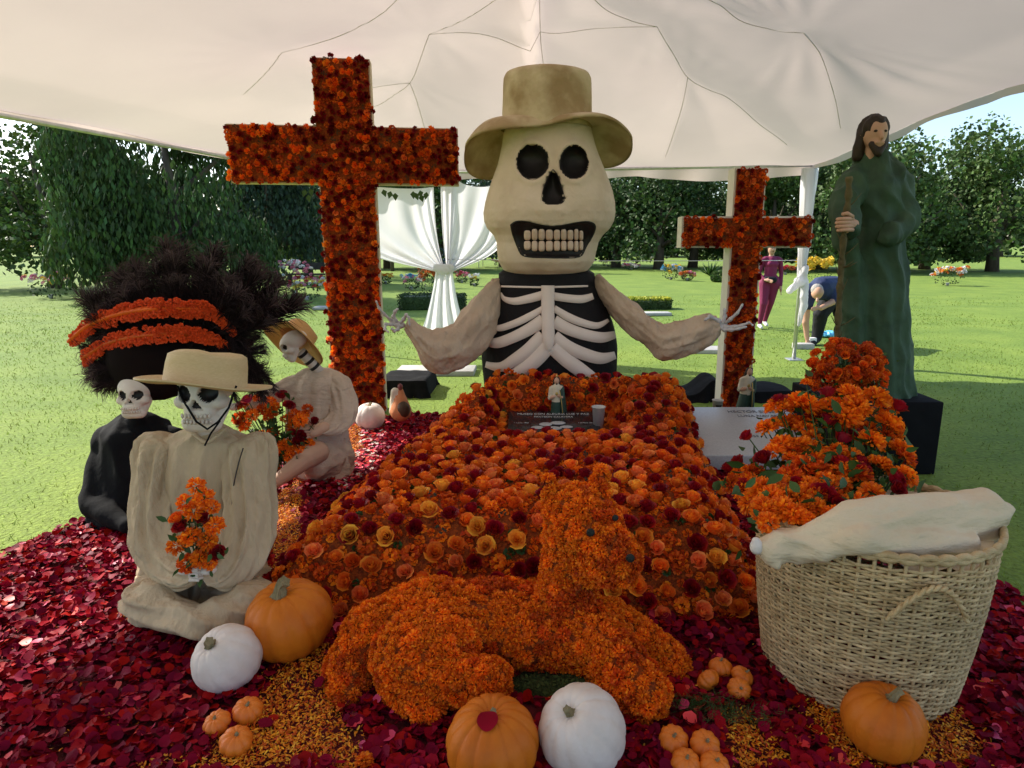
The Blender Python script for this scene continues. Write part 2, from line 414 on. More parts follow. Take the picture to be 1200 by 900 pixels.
# ---- trees
BARK = M('bark', (.13, .10, .07), (.06, .045, .03), 6, .9, bump=.6, bscale=12, stretch=(1, 1, .25))
FOL = [M('foliage_dark', (.07, .12, .028), (.03, .06, .015), 1.2, .65, isl=.45, hue=.02, trans=.15),
       M('foliage_mid', (.10, .16, .035), (.05, .09, .022), 1.0, .6, isl=.45, hue=.02, trans=.2),
       M('foliage_blue', (.05, .085, .045), (.025, .045, .022), 1.2, .65, isl=.45, hue=.02, trans=.1)]
def tree(x, y, h, r, mat, label, seed, n=7000, leaf=.2, low=.26, droop=0.0, trunk_r=.22, dens=1.0, name='tree', group=None, core=True):
    R = random.Random(seed); rg = np.random.default_rng(seed)
    t = thing(name, label, 'tree', (x, y, 0), group)
    parts = []; tips = []
    top = Vector((x + R.uniform(-.3, .3), y, h * .6))
    pts = [Vector((x, y, -.1)), Vector((x + R.uniform(-.1, .1), y, h * .15)), Vector((x + R.uniform(-.2, .2), y, h * .35)), top]
    parts.append(tube(pts, [trunk_r * 1.3, trunk_r, trunk_r * .75, trunk_r * .25], 8))
    for k in range(7):
        an = R.uniform(0, 6.28); z0 = h * R.uniform(.12, .35); L = r * R.uniform(.55, .95)
        e = Vector((x + math.cos(an) * L, y + math.sin(an) * L, z0 + h * R.uniform(.15, .4)))
        m_ = Vector((x + math.cos(an) * L * .4, y + math.sin(an) * L * .4, z0 + h * .12))
        parts.append(tube([Vector((x, y, z0)), m_, e], [trunk_r * .5, trunk_r * .32, .03], 6)); tips.append(e)
    V, F = join(parts); add('trunk', V, F, BARK, t)
    lobes = []
    for k in range(34):
        an = R.uniform(0, 6.28); zf = R.random(); zz = h * (low + (1 - low) * zf * .86)
        rr = r * math.sqrt(max(.06, 1 - (zf * 1.12 - .38) ** 2 * 1.4)) * R.uniform(.35, .85)
        lobes.append((x + math.cos(an) * rr, y + math.sin(an) * rr, zz, r * R.uniform(.22, .42)))
    lob = np.array(lobes); pick = rg.integers(0, len(lob), n)
    d = rg.normal(size=(n, 3)); d /= np.linalg.norm(d, axis=1)[:, None]; rad = lob[pick, 3] * (rg.random(n) ** .25) * 1.08
    c = lob[pick, :3] + d * rad[:, None] * np.array([1, 1, .85 + droop])
    if droop: c[:, 2] -= droop * rg.random(n) * .8
    c = c[c[:, 2] > h * low * .55]; n = len(c)
    u = rg.normal(size=(n, 3)); u /= np.linalg.norm(u, axis=1)[:, None]; v = np.cross(u, rg.normal(size=(n, 3))); v /= np.linalg.norm(v, axis=1)[:, None]
    if droop: v = v * .4 + np.array([0, 0, -1.0]); v /= np.linalg.norm(v, axis=1)[:, None]
    s = leaf * rg.uniform(.5, 1.2, n)[:, None]
    V = np.stack([c - u * s * .5, c - v * s * (.55 + droop), c + u * s * .5, c + v * s * (.55 + droop)], 1).reshape(-1, 3)
    add('crown', V, np.arange(n * 4).reshape(-1, 4), mat, t, smooth=False)
    return t
def tpx(px, Y): return P(px, 300, Y).x
tree(tpx(205, 21), 21, 8.6, 3.3, FOL[0], 'tall dark drooping tree at the left, behind the feather headdress', 11, 40000, .115, .10, .5)
tree(tpx(318, 30), 30, 7.4, 2.6, FOL[2], 'loose blue-green tree between the feather headdress and the large cross', 12, 15000, .17, .15, .2)
tree(tpx(360, 36), 36, 8.0, 3.2, FOL[1], 'lighter green tree just left of the large flower cross', 13, 15000, .17, .12)
tree(tpx(60, 26), 26, 8.5, 4.0, FOL[1], 'broad green tree at the far left edge', 14, 15000, .19, .12)
for i, (px, Y, h, r, mi, lab) in enumerate([
    (455, 48, 8.6, 4.2, 0, 'dark tree behind the left half of the white curtain'),
    (515, 44, 8.8, 3.6, 0, 'dark tree seen through the gap between the two curtain halves'),
    (590, 52, 8.6, 4.4, 2, 'dark tree behind the small white canopy beside the giant skull'),
    (650, 58, 9.0, 4.6, 0, 'dark tree mostly hidden behind the giant skull'),
    (722, 50, 7.0, 3.2, 0, 'dark tree right beside the jaw of the giant skull'),
    (772, 47, 7.9, 4.0, 0, 'broad dark tree with forked trunk left of the small cross'),
    (812, 50, 8.0, 3.9, 0, 'dense dark tree touching the left arm of the small cross'),
    (868, 52, 8.1, 3.6, 1, 'green tree directly behind the small cross'),
    (902, 44, 7.6, 2.7, 1, 'bright green tree between the small cross and the tent pole'),
    (962, 46, 7.9, 3.4, 0, 'dark green tree right of the tent pole'),
    (1020, 40, 7.9, 3.6, 1, 'light topped tree behind the green robed statue'),
    (1085, 46, 8.8, 4.0, 0, 'tall dark tree right of the green robed statue'),
    (1165, 42, 9.0, 4.2, 1, 'large green tree at the far right edge')]):
    tree(tpx(px, Y), Y, h, r * 1.18, FOL[mi], lab, 30 + i, 10000, .25, .12, trunk_r=.32)
for i, px in enumerate([-40, 30, 110, 190, 270, 350, 430, 500, 570, 700, 790, 870, 940, 1010, 1090, 1170, 1250]):
    Y = 92 + (i * 37) % 26
    tree(tpx(px, Y), Y, 10.5 + (i * 7) % 5, 8.2, FOL[i % 2], 'distant tree in the far row across the lawn', 60 + i, 3000, .85, .05, trunk_r=.5, group='distant trees in the far row')

# ---- tent
CANV = M('tent_canvas', (.61, .55, .525), (.545, .49, .47), .8, .8, bump=.3, bscale=7, trans=.42, detail=6, tint=(1, .91, .85))
SEAM = M('tent_seam', (.62, .57, .54), (.55, .51, .48), 5, .8)
STEEL = M('galvanised_steel', (.62, .63, .62), (.45, .46, .46), 14, .35, metal=.7)
WHITEC = M('white_cloth', (.84, .83, .85), (.76, .75, .78), 3, .8, bump=.35, bscale=14, stretch=(1, 1, .3), trans=.5)
BL, BR, FL, FR = (-3.1, 10.2), (3.85, 9.35), (-6.2, -1.2), (4.5, -1.2)
tent = thing('event_tent', 'large white event tent stretched over the whole flower altar', 'tent', (0.2, 5, 0))
def edge_d(x, y, a, b):
    dx, dy = b[0] - a[0], b[1] - a[1]; L = math.hypot(dx, dy); return ((x - a[0]) * dy - (y - a[1]) * dx) / L
def base_h(x, y):
    dl = edge_d(x, y, FL, BL); dr = -edge_d(x, y, FR, BR); db = edge_d(x, y, BL, BR); df = -edge_d(x, y, FL, FR)
    k = 3.0
    d = -np.log(np.exp(-k * np.minimum(dl, 9)) + np.exp(-k * np.minimum(dr, 9)) + np.exp(-k * np.minimum(db, 9)) + np.exp(-k * np.minimum(df, 9))) / k
    d = np.clip(d, -.05, 9)
    eave = 2.70 + .22 * np.clip((9.3 - y) / 3, 0, 1) * (x > 0)
    return eave + .30 * d - .016 * d * d
def hitroof(px, py):
    def under(Y):
        p = P(px, py, Y); return p.z < float(base_h(np.float64(p.x), np.float64(p.y)))
    Y = 3.0
    while Y < 10.1 and under(Y): Y += .15
    lo, hi = Y - .15, Y
    for _ in range(14):
        m = (lo + hi) / 2
        if under(m): lo = m
        else: hi = m
    return P(px, py, lo)
seams_px = [[(632, -60), (633, 35), (637, 80), (640, 120)], [(503, 40), (560, 38), (633, 35), (700, 33), (770, 32)], [(770, 32), (735, 22), (700, 2), (668, -40)],
            [(503, 40), (492, 70), (480, 97), (460, 112), (437, 124), (405, 130)], [(480, 97), (490, 122), (500, 160), (505, 183)], [(503, 40), (545, 20), (590, -10)],
            [(330, 62), (310, 85), (285, 108)], [(330, 62), (380, 50), (420, 32), (455, 8), (480, -20)],
            [(770, 32), (788, 62), (806, 90), (830, 104), (850, 112), (872, 130), (895, 150), (922, 170)], [(806, 90), (800, 120), (788, 160), (780, 182)],
            [(942, 36), (900, 32), (860, 18), (830, -4)], [(942, 36), (960, 60), (975, 100), (985, 150)], [(480, 97), (430, 105), (385, 120)]]
seams = [[hitroof(*q) for q in s] for s in seams_px]
nodeC = hitroof(942, 36)
U = 150
uu, vv = np.meshgrid(np.linspace(0, 1, U), np.linspace(0, 1, U))
X = (1 - vv) * ((1 - uu) * FL[0] + uu * FR[0]) + vv * ((1 - uu) * BL[0] + uu * BR[0])
Yy = (1 - vv) * ((1 - uu) * FL[1] + uu * FR[1]) + vv * ((1 - uu) * BL[1] + uu * BR[1])
def sag(X, Yy):
    D = np.full(X.shape, 9.0)
    for s in seams:
        for a, b in zip(s[:-1], s[1:]):
            abx, aby = b.x - a.x, b.y - a.y; t = np.clip(((X - a.x) * abx + (Yy - a.y) * aby) / (abx * abx + aby * aby), 0, 1)
            D = np.minimum(D, np.hypot(X - a.x - t * abx, Yy - a.y - t * aby))
    z = base_h(X, Yy)
    ed = np.clip(np.minimum.reduce([edge_d(X, Yy, FL, BL), -edge_d(X, Yy, FR, BR), edge_d(X, Yy, BL, BR)]), 0, 1)
    z = z - .085 * (1 - np.exp(-D / .45)) * np.clip(ed * 1.4, 0, 1)
    dx, dy = X - nodeC.x, Yy - nodeC.y; r = np.hypot(dx, dy); an = np.arctan2(dy, dx)
    z = z + .016 * np.sin(an * 19 + 2.5 * np.sin(an * 3 + 1)) * (.5 + .5 * np.sin(an * 2 + .6)) * np.exp(-((r - .8) / .7) ** 2)
    for (qx, qy) in ((503, 40), (770, 32), (330, 62), (480, 97), (806, 90)):
        c = hitroof(qx, qy); dx, dy = X - c.x, Yy - c.y; r = np.hypot(dx, dy); an = np.arctan2(dy, dx)
        z = z + .003 * np.sin(an * 17 + 2 * np.sin(an * 3)) * np.exp(-((r - .4) / .5) ** 2)
    z = z + .010 * np.sin(X * 2.3 + 1.3 * np.sin(Yy * 1.7)) + .006 * np.sin(Yy * 5.3 + 2 * np.sin(X * 2.1))
    return z
Z = sag(X, Yy)
V = np.stack([X.ravel(), Yy.ravel(), Z.ravel()], 1)
F = np.array([(r * U + c, r * U + c + 1, (r + 1) * U + c + 1, (r + 1) * U + c) for r in range(U - 1) for c in range(U - 1)])
add('canopy', V, F, CANV, tent)
for s in seams:
    pts = [Vector(q) for q in catmull(s, 6)]
    for p in pts: p.z = float(sag(np.array([p.x]), np.array([p.y]))[0]) - .004
    add('seam', *tube(pts, .003, 6), SEAM, tent)
# valance: hanging hem with gentle scallops, and the eave tube behind it
def valance(a, b, k, drop, seed):
    n = 90; V = []; F = []
    for i in range(n + 1):
        t = i / n; x = a[0] + (b[0] - a[0]) * t; y = a[1] + (b[1] - a[1]) * t; z = float(sag(np.array([x]), np.array([y]))[0])
        sc = drop * (.75 + .35 * math.sin(math.pi * ((t * k) % 1)))
        nx_, ny_ = (b[1] - a[1]), -(b[0] - a[0]); L = math.hypot(nx_, ny_); w = .02 * math.sin(t * 60 + seed) / L
        V += [(x, y, z + .004), (x + nx_ * w, y + ny_ * w, z - sc * .5), (x + nx_ * w * 2, y + ny_ * w * 2, z - sc)]
        if i: F += [(3 * i - 3, 3 * i, 3 * i + 1, 3 * i - 2), (3 * i - 2, 3 * i + 1, 3 * i + 2, 3 * i - 1)]
    add('valance', V, F, CANV, tent)
valance(BL, BR, 3, .16, 1); valance(FL, BL, 4, .06, 2); valance(FR, BR, 4, .07, 3)
def pole(x, y, z, r=.03, top=0):
    add('pole', *tube([(x, y, 0), (x, y, z)], r, 12), STEEL, tent)
    add('base_plate', *box((x, y, .008), (.2, .2, .016), 0, .003), STEEL, tent)
pz = 2.66
pole(BR[0] - .03, BR[1] - .06, pz); pole(BL[0] + .05, BL[1] - .06, pz)
pm = P(525, 330, 9.93); pole(pm.x, 9.96, 2.7, .028); pole(FL[0] + .1, FL[1] + .1, 2.7); pole(FR[0] - .1, FR[1] + .1, 2.9)
add('eave_bar', *tube([(BL[0], BL[1] - .04, 2.66), (BR[0], BR[1] - .04, 2.70)], .022, 10), STEEL, tent)
add('eave_bar', *tube([(BL[0] + .02, BL[1], 2.66), (FL[0] + .02, FL[1], 2.66)], .022, 10), STEEL, tent)
# cloth wrapped round the upper half of the right pole
x0, y0 = BR[0] - .03, BR[1] - .06
V = []; F = []; n = 20; zs = np.linspace(1.15, 2.66, 26)
for i, z in enumerate(zs):
    f = (z - 1.15) / 1.5
    for k in range(n):
        a = 2 * math.pi * k / n; r = (.045 + .055 * f ** .8) * (1 + .18 * math.sin(a * 5 + z * 3) + .08 * math.sin(a * 9 - z * 7))
        V.append((x0 + r * math.cos(a), y0 + r * math.sin(a), z))
for i in range(len(zs) - 1):
    for k in range(n): F.append((i * n + k, i * n + (k + 1) % n, (i + 1) * n + (k + 1) % n, (i + 1) * n + k))
wrap = add('pole_wrap', V, F, WHITEC); tag(wrap, 'white cloth wound around the upper part of the right tent pole', 'cloth')
kn = blob([('e', (x0 - .02, y0 - .06, 1.13), (.09, .07, .07), None), ('c', (x0 - .04, y0 - .08, 1.14), .05, (x0 - .17, y0 - .08, 1.0), .045), ('c', (x0 + .04, y0 - .05, 1.12), .05, (x0 + .05, y0 - .06, .8), .05), ('c', (x0 + .05, y0 - .06, .8), .055, (x0 + .01, y0 - .05, .5), .02), ('c', (x0, y0 - .05, 1.15), .05, (x0 + .03, y0 - .04, 1.3), .06)], .018, 3, .012, (14, 14, 5))
o = add('cloth_knot', kn[0], kn[1], WHITEC); tag(o, 'white cloth tied in a knot halfway up the right tent pole', 'cloth')
o = add('cord', *tube([(x0, y0, 1.42), (2.6, 9.6, 1.405), (1.0, 9.75, 1.40), (pm.x, 9.9, 1.42)], .006, 6), STEEL); tag(o, 'thin pale cord strung between the tent poles behind the small cross', 'cord')
# ---- curtains: two gathered halves tied at the middle pole with one tail
def curtain_half(top, knot, side, seed, name, parent):
    """top: list of world points along the rod; gathered to the knot"""
    n, m = 70, 34; V = []; F = []; tp = catmull(top, 10); L = len(tp)
    for j in range(m + 1):
        v = j / m
        for i in range(n + 1):
            u = i / n; q = u * (L - 1); a = int(min(q, L - 2)); p = tp[a] + (tp[a + 1] - tp[a]) * (q - a)
            out = u if side < 0 else 1 - u         # 1 at the pole side, 0 at the outer side
            k = v ** (1.0 + .35 * (1 - out))
            kx, kz = knot[0] + side * .02 + side * (1 - out) * .10, knot[2] + .09 * (out - .4)
            x = p[0] + (kx - p[0]) * (v ** (1.5 + 1.3 * abs(out - .45))); z = p[2] + (kz - p[2]) * v - .30 * (1 - out) ** 1.2 * math.sin(math.pi * v ** .8) ** 1.2
            f = math.sin(u * 40 + seed + 2.5 * math.sin(u * 7)) * (.012 + .03 * v) + math.sin(u * 15 + v * 3 + seed) * .03 * math.sin(math.pi * v)
            V.append((x, knot[1] + f + .02, z))
    for j in range(m):
        for i in range(n): F.append((j * (n + 1) + i, j * (n + 1) + i + 1, (j + 1) * (n + 1) + i + 1, (j + 1) * (n + 1) + i))
    return add(name, V, F, WHITEC, parent)
CY = 9.86; kn_ = P(521, 316, CY)
cur = thing('curtain', 'white curtains gathered and tied at the middle tent pole behind the large cross', 'curtain', (kn_.x, CY, 0))
curtain_half([P(381, 213, CY), P(430, 218, CY), P(480, 221, CY), P(508, 219, CY)], kn_, -1, 0, 'left_drape', cur)
curtain_half([P(516, 216, CY), P(530, 209, CY), P(545, 216, CY), P(565, 219, CY), P(590, 214, CY), P(606, 206, CY)], kn_, 1, 3, 'right_drape', cur)
V = []; F = []; n = 48; rows = 26
for j in range(rows + 1):
    v = j / rows; z = kn_.z - v * (kn_.z - P(515, 386, CY).z); w = .13 + .09 * v + .13 * v * v
    for i in range(n + 1):
        u = i / n * 2 - 1; V.append((kn_.x - .03 * v + u * w, CY - .05 + math.sin(u * 11 + .6 * math.sin(v * 4)) * .045 * (.5 + v * .5) , z + .03 * math.cos(u * 9) * v))
for j in range(rows):
    for i in range(n): F.append((j * (n + 1) + i, j * (n + 1) + i + 1, (j + 1) * (n + 1) + i + 1, (j + 1) * (n + 1) + i))
add('tail', V, F, WHITEC, cur)
b = blob([('c', (kn_.x - .12, CY - .06, kn_.z + .03), .05, (kn_.x + .1, CY - .06, kn_.z + .04), .05), ('e', (kn_.x, CY - .06, kn_.z), (.14, .07, .07), None)], .016, 3, .01, (16, 16, 16))
add('tie', b[0], b[1], WHITEC, cur)

# ================================================================== THINGS ON THE LAWN
HEDGE = M('hedge_leaf', (.05, .085, .02), (.025, .05, .012), 3, .6, isl=.45)
HEDGEY = M('hedge_yellow', (.62, .60, .06), (.40, .44, .05), 3, .6, isl=.3)
STONE = M('grave_stone', (.46, .45, .42), (.34, .33, .31), 9, .8, bump=.3)
GRANITE = M('grey_granite', (.45, .45, .46), (.34, .34, .35), 80, .35, spec=.5)
DARKG = M('dark_granite', (.035, .032, .035), (.018, .017, .02), 90, .14, spec=.6)
BLACKC = M('black_cloth', (.008, .008, .009), (.004, .004, .005), 6, .9, bump=.5, bscale=10, spec=.12)
def leafbox(name, parent, c, s, mat, n, leaf, seed, ellipse=False):
    rg = np.random.default_rng(seed); p = rg.random((n, 3)) * 2 - 1
    ax = rg.integers(0, 3, n)
    if ellipse:
        p /= np.linalg.norm(p, axis=1)[:, None]; p *= rg.uniform(.8, 1.05, n)[:, None]
    else:
        p[np.arange(n), ax] = np.sign(p[np.arange(n), ax]) * rg.uniform(.85, 1.06, n)
    p = p * np.array(s) / 2 + np.array(c); p[:, 2] = np.maximum(p[:, 2], .01)
    u = rg.normal(size=(n, 3)); u /= np.linalg.norm(u, axis=1)[:, None]; v = np.cross(u, rg.normal(size=(n, 3))); v /= np.linalg.norm(v, axis=1)[:, None]
    z = leaf * rg.uniform(.6, 1.2, n)[:, None]
    V = np.stack([p - u * z, p - v * z, p + u * z, p + v * z], 1).reshape(-1, 3)
    return add(name, V, np.arange(n * 4).reshape(-1, 4), mat, parent, smooth=False)
# clipped hedge planter with orange flowers, left, behind the curtain tail
g = G(505, 364); hg = thing('hedge', 'clipped dark green box hedge behind the curtain tail', 'hedge', g)
add('inner_branches', *box((g.x, g.y + .35, .18), (1.5, .7, .34), 0, .04), HEDGE, hg)
leafbox('foliage', hg, (g.x, g.y + .35, .20), (1.62, .8, .40), HEDGE, 5000, .02, 1)
g2 = G(763, 363); hy = thing('hedge', 'low clipped hedge with a yellow flowering top, right of the giant skull', 'hedge', g2)
add('inner_branches', *box((g2.x, g2.y + .3, .10), (.98, .5, .2), 0, .04), HEDGE, hy)
leafbox('foliage', hy, (g2.x, g2.y + .3, .13), (1.06, .6, .26), HEDGE, 3000, .02, 2)
leafbox('yellow_top', hy, (g2.x, g2.y + .3, .27), (1.0, .56, .06), HEDGEY, 2200, .02, 3)
FC = {k: M('lawn_flower_' + k, c, None, 5, .6, isl=.2) for k, c in dict(white=(.8, .78, .74), pink=(.75, .25, .35), yellow=(.8, .55, .05), orange=(.75, .2, .02), blue=(.12, .4, .6), red=(.5, .02, .04), purple=(.3, .1, .35), rust=(.5, .13, .03)).items()}
def bouq(px, py, w, h, cols, label, n=26, seed=0, fs=.05):
    R = random.Random(seed); g = G(px, py); w *= 1.25; h *= 1.25; fs *= 1.25; t = thing('grave_bouquet', label, 'flowers', g, 'flowers laid on graves across the lawn' if False else None)
    add('vase', *lathe([(0, 0), (.05, 0), (.07, .12), (.06, .13), (0, .13)], 12, tuple(g)), STONE, t)
    leafbox('leaves', t, (g.x, g.y, h * .4), (w * .8, w * .6, h * .75), HEDGE, 160, .035, seed, True)
    for c in cols:
        it = []
        for k in range(max(3, n // len(cols))):
            a = R.uniform(0, 6.28); q = math.sqrt(R.random()); p = (g.x + math.cos(a) * q * w / 2, g.y + math.sin(a) * q * w / 3, h * (1 - .5 * q * R.random()))
            it.append((LMARG[k % 2], FC[c], p, qnorm(jitter((0, -.4, 1), .5), R.uniform(0, 6)), fs * R.uniform(.7, 1.2)))
        merge(c + '_blossoms', it, t, None)
bouq(300 + 60, 352, .9, .55, ['white', 'pink', 'yellow', 'red'], 'mixed white, pink and red flowers beside the feather headdress', 60, 1, .05)
bouq(345, 345, 1.0, .9, ['white', 'pink'], 'tall pale pink and white flowers left of the large cross', 50, 8, .06)
bouq(452, 333, .5, .35, ['orange', 'yellow'], 'small orange and yellow flowers right beside the large cross', 22, 2)
bouq(482, 340, .7, .45, ['pink', 'white', 'blue'], 'pink and white flowers left of the rust coloured bush', 34, 3, .06)
bouq(503, 348, .55, .78, ['rust', 'orange'], 'rust coloured bushy plant behind the clipped hedge', 90, 4, .045)
bouq(541, 332, .55, .4, ['red', 'pink'], 'dark red flowers just right of the curtain tail', 26, 5, .05)
bouq(556, 336, .4, .4, ['yellow', 'white'], 'yellow flowers next to the dark red ones by the curtain tail', 20, 6, .05)
bouq(532, 316, 1.2, .6, ['yellow', 'blue', 'white', 'orange'], 'colourful flowers under the dark metal ornament on the lawn', 50, 7, .08)
bouq(585, 312, .9, .4, ['pink', 'white', 'red'], 'pink flowers in front of the small white canopy', 34, 9, .09)
bouq(786, 328, .8, .55, ['yellow', 'blue', 'white'], 'yellow and blue flowers alone on the lawn left of the small cross', 40, 10, .09)
bouq(805, 329, .6, .32, ['orange', 'rust', 'pink'], 'orange flowers beside the yellow and blue bunch on the lawn', 26, 11, .08)
bouq(712, 312, 1.0, .4, ['blue', 'white', 'pink'], 'bluish flowers beside the jaw of the giant skull', 30, 12, .1)
bouq(740, 316, 1.2, .3, ['white', 'pink'], 'scattered white flowers under the trees right of the giant skull', 26, 13, .1)
bouq(955, 330, 1.5, .8, ['yellow'], 'yellow flowering shrub behind the bending man', 60, 14, .12)
bouq(920, 322, .8, .35, ['red', 'rust'], 'low reddish flowers behind the tent pole', 24, 15, .1)
bouq(60, 350, 1.2, .6, ['pink', 'white', 'yellow'], 'pink and white grave flowers at the far left', 50, 16, .07)
bouq(1110, 335, 1.2, .6, ['orange', 'white', 'yellow'], 'orange and white grave flowers at the far right', 50, 17, .08)
for k, (px, py, w, lab) in enumerate([(512, 437, 1.0, 'flat pale grave marker just behind the sleeve on the left'), (385, 362, .7, 'flat grave marker in the grass left of the large cross'), (768, 369, .7, 'flat white grave marker in front of the yellow topped hedge'),
                                      (812, 412, .9, 'flat pale grave marker below the right sleeve'), (941, 408, .30, 'small grey grave marker left of the bending man'), (600, 345, .8, 'flat grave marker beside the shoulder of the giant skeleton'), (990, 345, .8, 'flat grave marker behind the green robed statue')]):
    g = G(px, py); o = add('grave_marker', *box((g.x, g.y, .03), (w, min(.45, w * .6), .07 if k != 4 else .10), rnd.uniform(-.1, .1), .01), STONE); tag(o, lab, 'grave marker')
# dark metal ornament on a stem
g = G(521, 326); t = thing('metal_ornament', 'dark metal ornament with round blades on a thin stem on the lawn', 'ornament', g); IRON = M('dark_iron', (.05, .08, .09), (.03, .05, .06), 8, .5, metal=.5)
add('stem', *tube([g, g + Vector((0, 0, 1.0))], .04, 8), IRON, t)
for k in range(6):
    a = k * 1.047; c = g + Vector((math.cos(a) * .42, 0, 1.02 + math.sin(a) * .30)); add('ring', *tube([c + Vector((math.cos(b) * .22, 0, math.sin(b) * .2)) for b in np.linspace(0, 6.28, 15)], .03, 6, cap=False), IRON, t)
# small white canopy far off
g = G(594, 314); t = thing('canopy_tent', 'small white pop-up canopy far away beside the giant skull', 'tent', g); w = 4.2
WP = M('white_plastic', (.8, .8, .8), (.74, .74, .74), 3, .6)
for sx in (-1, 1):
    for sy in (0, 1): add('leg', *tube([(g.x + sx * w / 2, g.y + sy * w, 0), (g.x + sx * w / 2, g.y + sy * w, 2.0)], .04, 8), WP, t)
V = [(g.x - w / 2 - .05, g.y, 2.0), (g.x + w / 2 + .05, g.y, 2.0), (g.x + w / 2 + .05, g.y + w, 2.0), (g.x - w / 2 - .05, g.y + w, 2.0), (g.x, g.y + w / 2, 2.9), (g.x - w / 2 - .05, g.y, 1.75), (g.x + w / 2 + .05, g.y, 1.75), (g.x + w / 2 + .05, g.y + w, 1.75), (g.x - w / 2 - .05, g.y + w, 1.75)]
add('roof', V, [(0, 1, 4), (1, 2, 4), (2, 3, 4), (3, 0, 4), (0, 5, 6, 1), (1, 6, 7, 2), (2, 7, 8, 3), (3, 8, 5, 0)], WP, t, smooth=False)
# dark post behind the curtain, bench, agave, bush
g = G(460, 318); o = add('post', *tube([g, g + Vector((0, 0, 1.4))], .12, 10), BARK); tag(o, 'dark wooden post on the lawn right of the large cross', 'post')
g = G(364, 334); t = thing('bench', 'dark low bench in the shade left of the large cross', 'bench', g); DW = M('dark_wood', (.06, .05, .045), (.03, .025, .02), 5, .7)
add('seat', *box((g.x, g.y, .45), (1.9, .45, .06), 0, .01), DW, t); add('backrest', *box((g.x, g.y + .22, .78), (1.9, .05, .3), 0, .01), DW, t)
for sx in (-.85, .85): add('leg', *box((g.x + sx, g.y, .21), (.08, .4, .42), 0, .01), DW, t)
g = G(832, 323); t = thing('agave', 'spiky grey-green agave on the lawn left of the small cross', 'plant', g)
for k in range(22):
    a = k * 2.4; el = .35 + .9 * (k / 22); L = .95; d = Vector((math.cos(a) * math.cos(el), math.sin(a) * math.cos(el), math.sin(el)))
    add('leaf', *tube([g, g + d * L * .5, g + d * L + Vector((0, 0, -.04))], [.05, .07, .005], 4, .35), LEAF, t)
g = G(845, 330); t = thing('shrub', 'round light green shrub touching the small cross', 'shrub', g)
leafbox('foliage', t, (g.x, g.y, .22), (1.0, .8, .55), FOL[1], 1500, .05, 9, True)
g = G(965, 315); t = thing('shrub', 'round dark shrub in front of the parked car', 'shrub', g)
leafbox('foliage', t, (g.x - 1.0, g.y, .35), (1.3, .9, .8), FOL[0], 1500, .06, 10, True)
g = G(706, 300); t = thing('shrub', 'dark conical shrub beside the jaw of the giant skull', 'shrub', g)
leafbox('foliage', t, (g.x, g.y, .8), (2.2, 1.4, 1.9), FOL[0], 2500, .09, 11, True)
# parked car far right
g = G(984, 309.5); t = thing('parked_car', 'dark blue parked car under the trees behind the robed statue', 'car', g); CP = M('car_paint', (.02, .025, .05), (.015, .02, .04), 3, .25, spec=.6); GL = M('car_glass', (.02, .025, .03), None, 3, .05, spec=.8); TY = M('tyre', (.02, .02, .02), None, 3, .8)
prof = [(-2.1, .35), (-2.15, .75), (-1.9, .92), (-1.2, .98), (-.6, 1.42), (.7, 1.45), (1.35, 1.0), (2.0, .9), (2.15, .6), (2.1, .35)]
V = []; F = []; m = len(prof)
for j, (yy, k) in enumerate([(-.85, .96), (-.8, 1), (.8, 1), (.85, .96)]):
    for (a, b) in prof: V.append((g.x + a * k, g.y + yy + .9, b * k + .01))
for j in range(3):
    for i in range(m): F.append((j * m + i, j * m + (i + 1) % m, (j + 1) * m + (i + 1) % m, (j + 1) * m + i))
F += [tuple(range(m))[::-1], tuple(3 * m + i for i in range(m))]
add('body', V, F, CP, t, smooth=False)
add('side_window', [(g.x - 1.05, g.y + .045, 1.0), (g.x + 1.1, g.y + .045, 1.0), (g.x + .62, g.y + .03, 1.34), (g.x - .55, g.y + .03, 1.34)], [(0, 1, 2, 3)], GL, t)
for sx in (-1.35, 1.35):
    for sy in (.08, 1.7): add('wheel', *xfy(g, sx, sy) if False else tube([(g.x + sx, g.y + sy - .1, .33), (g.x + sx, g.y + sy + .1, .33)], .33, 16), TY, t)
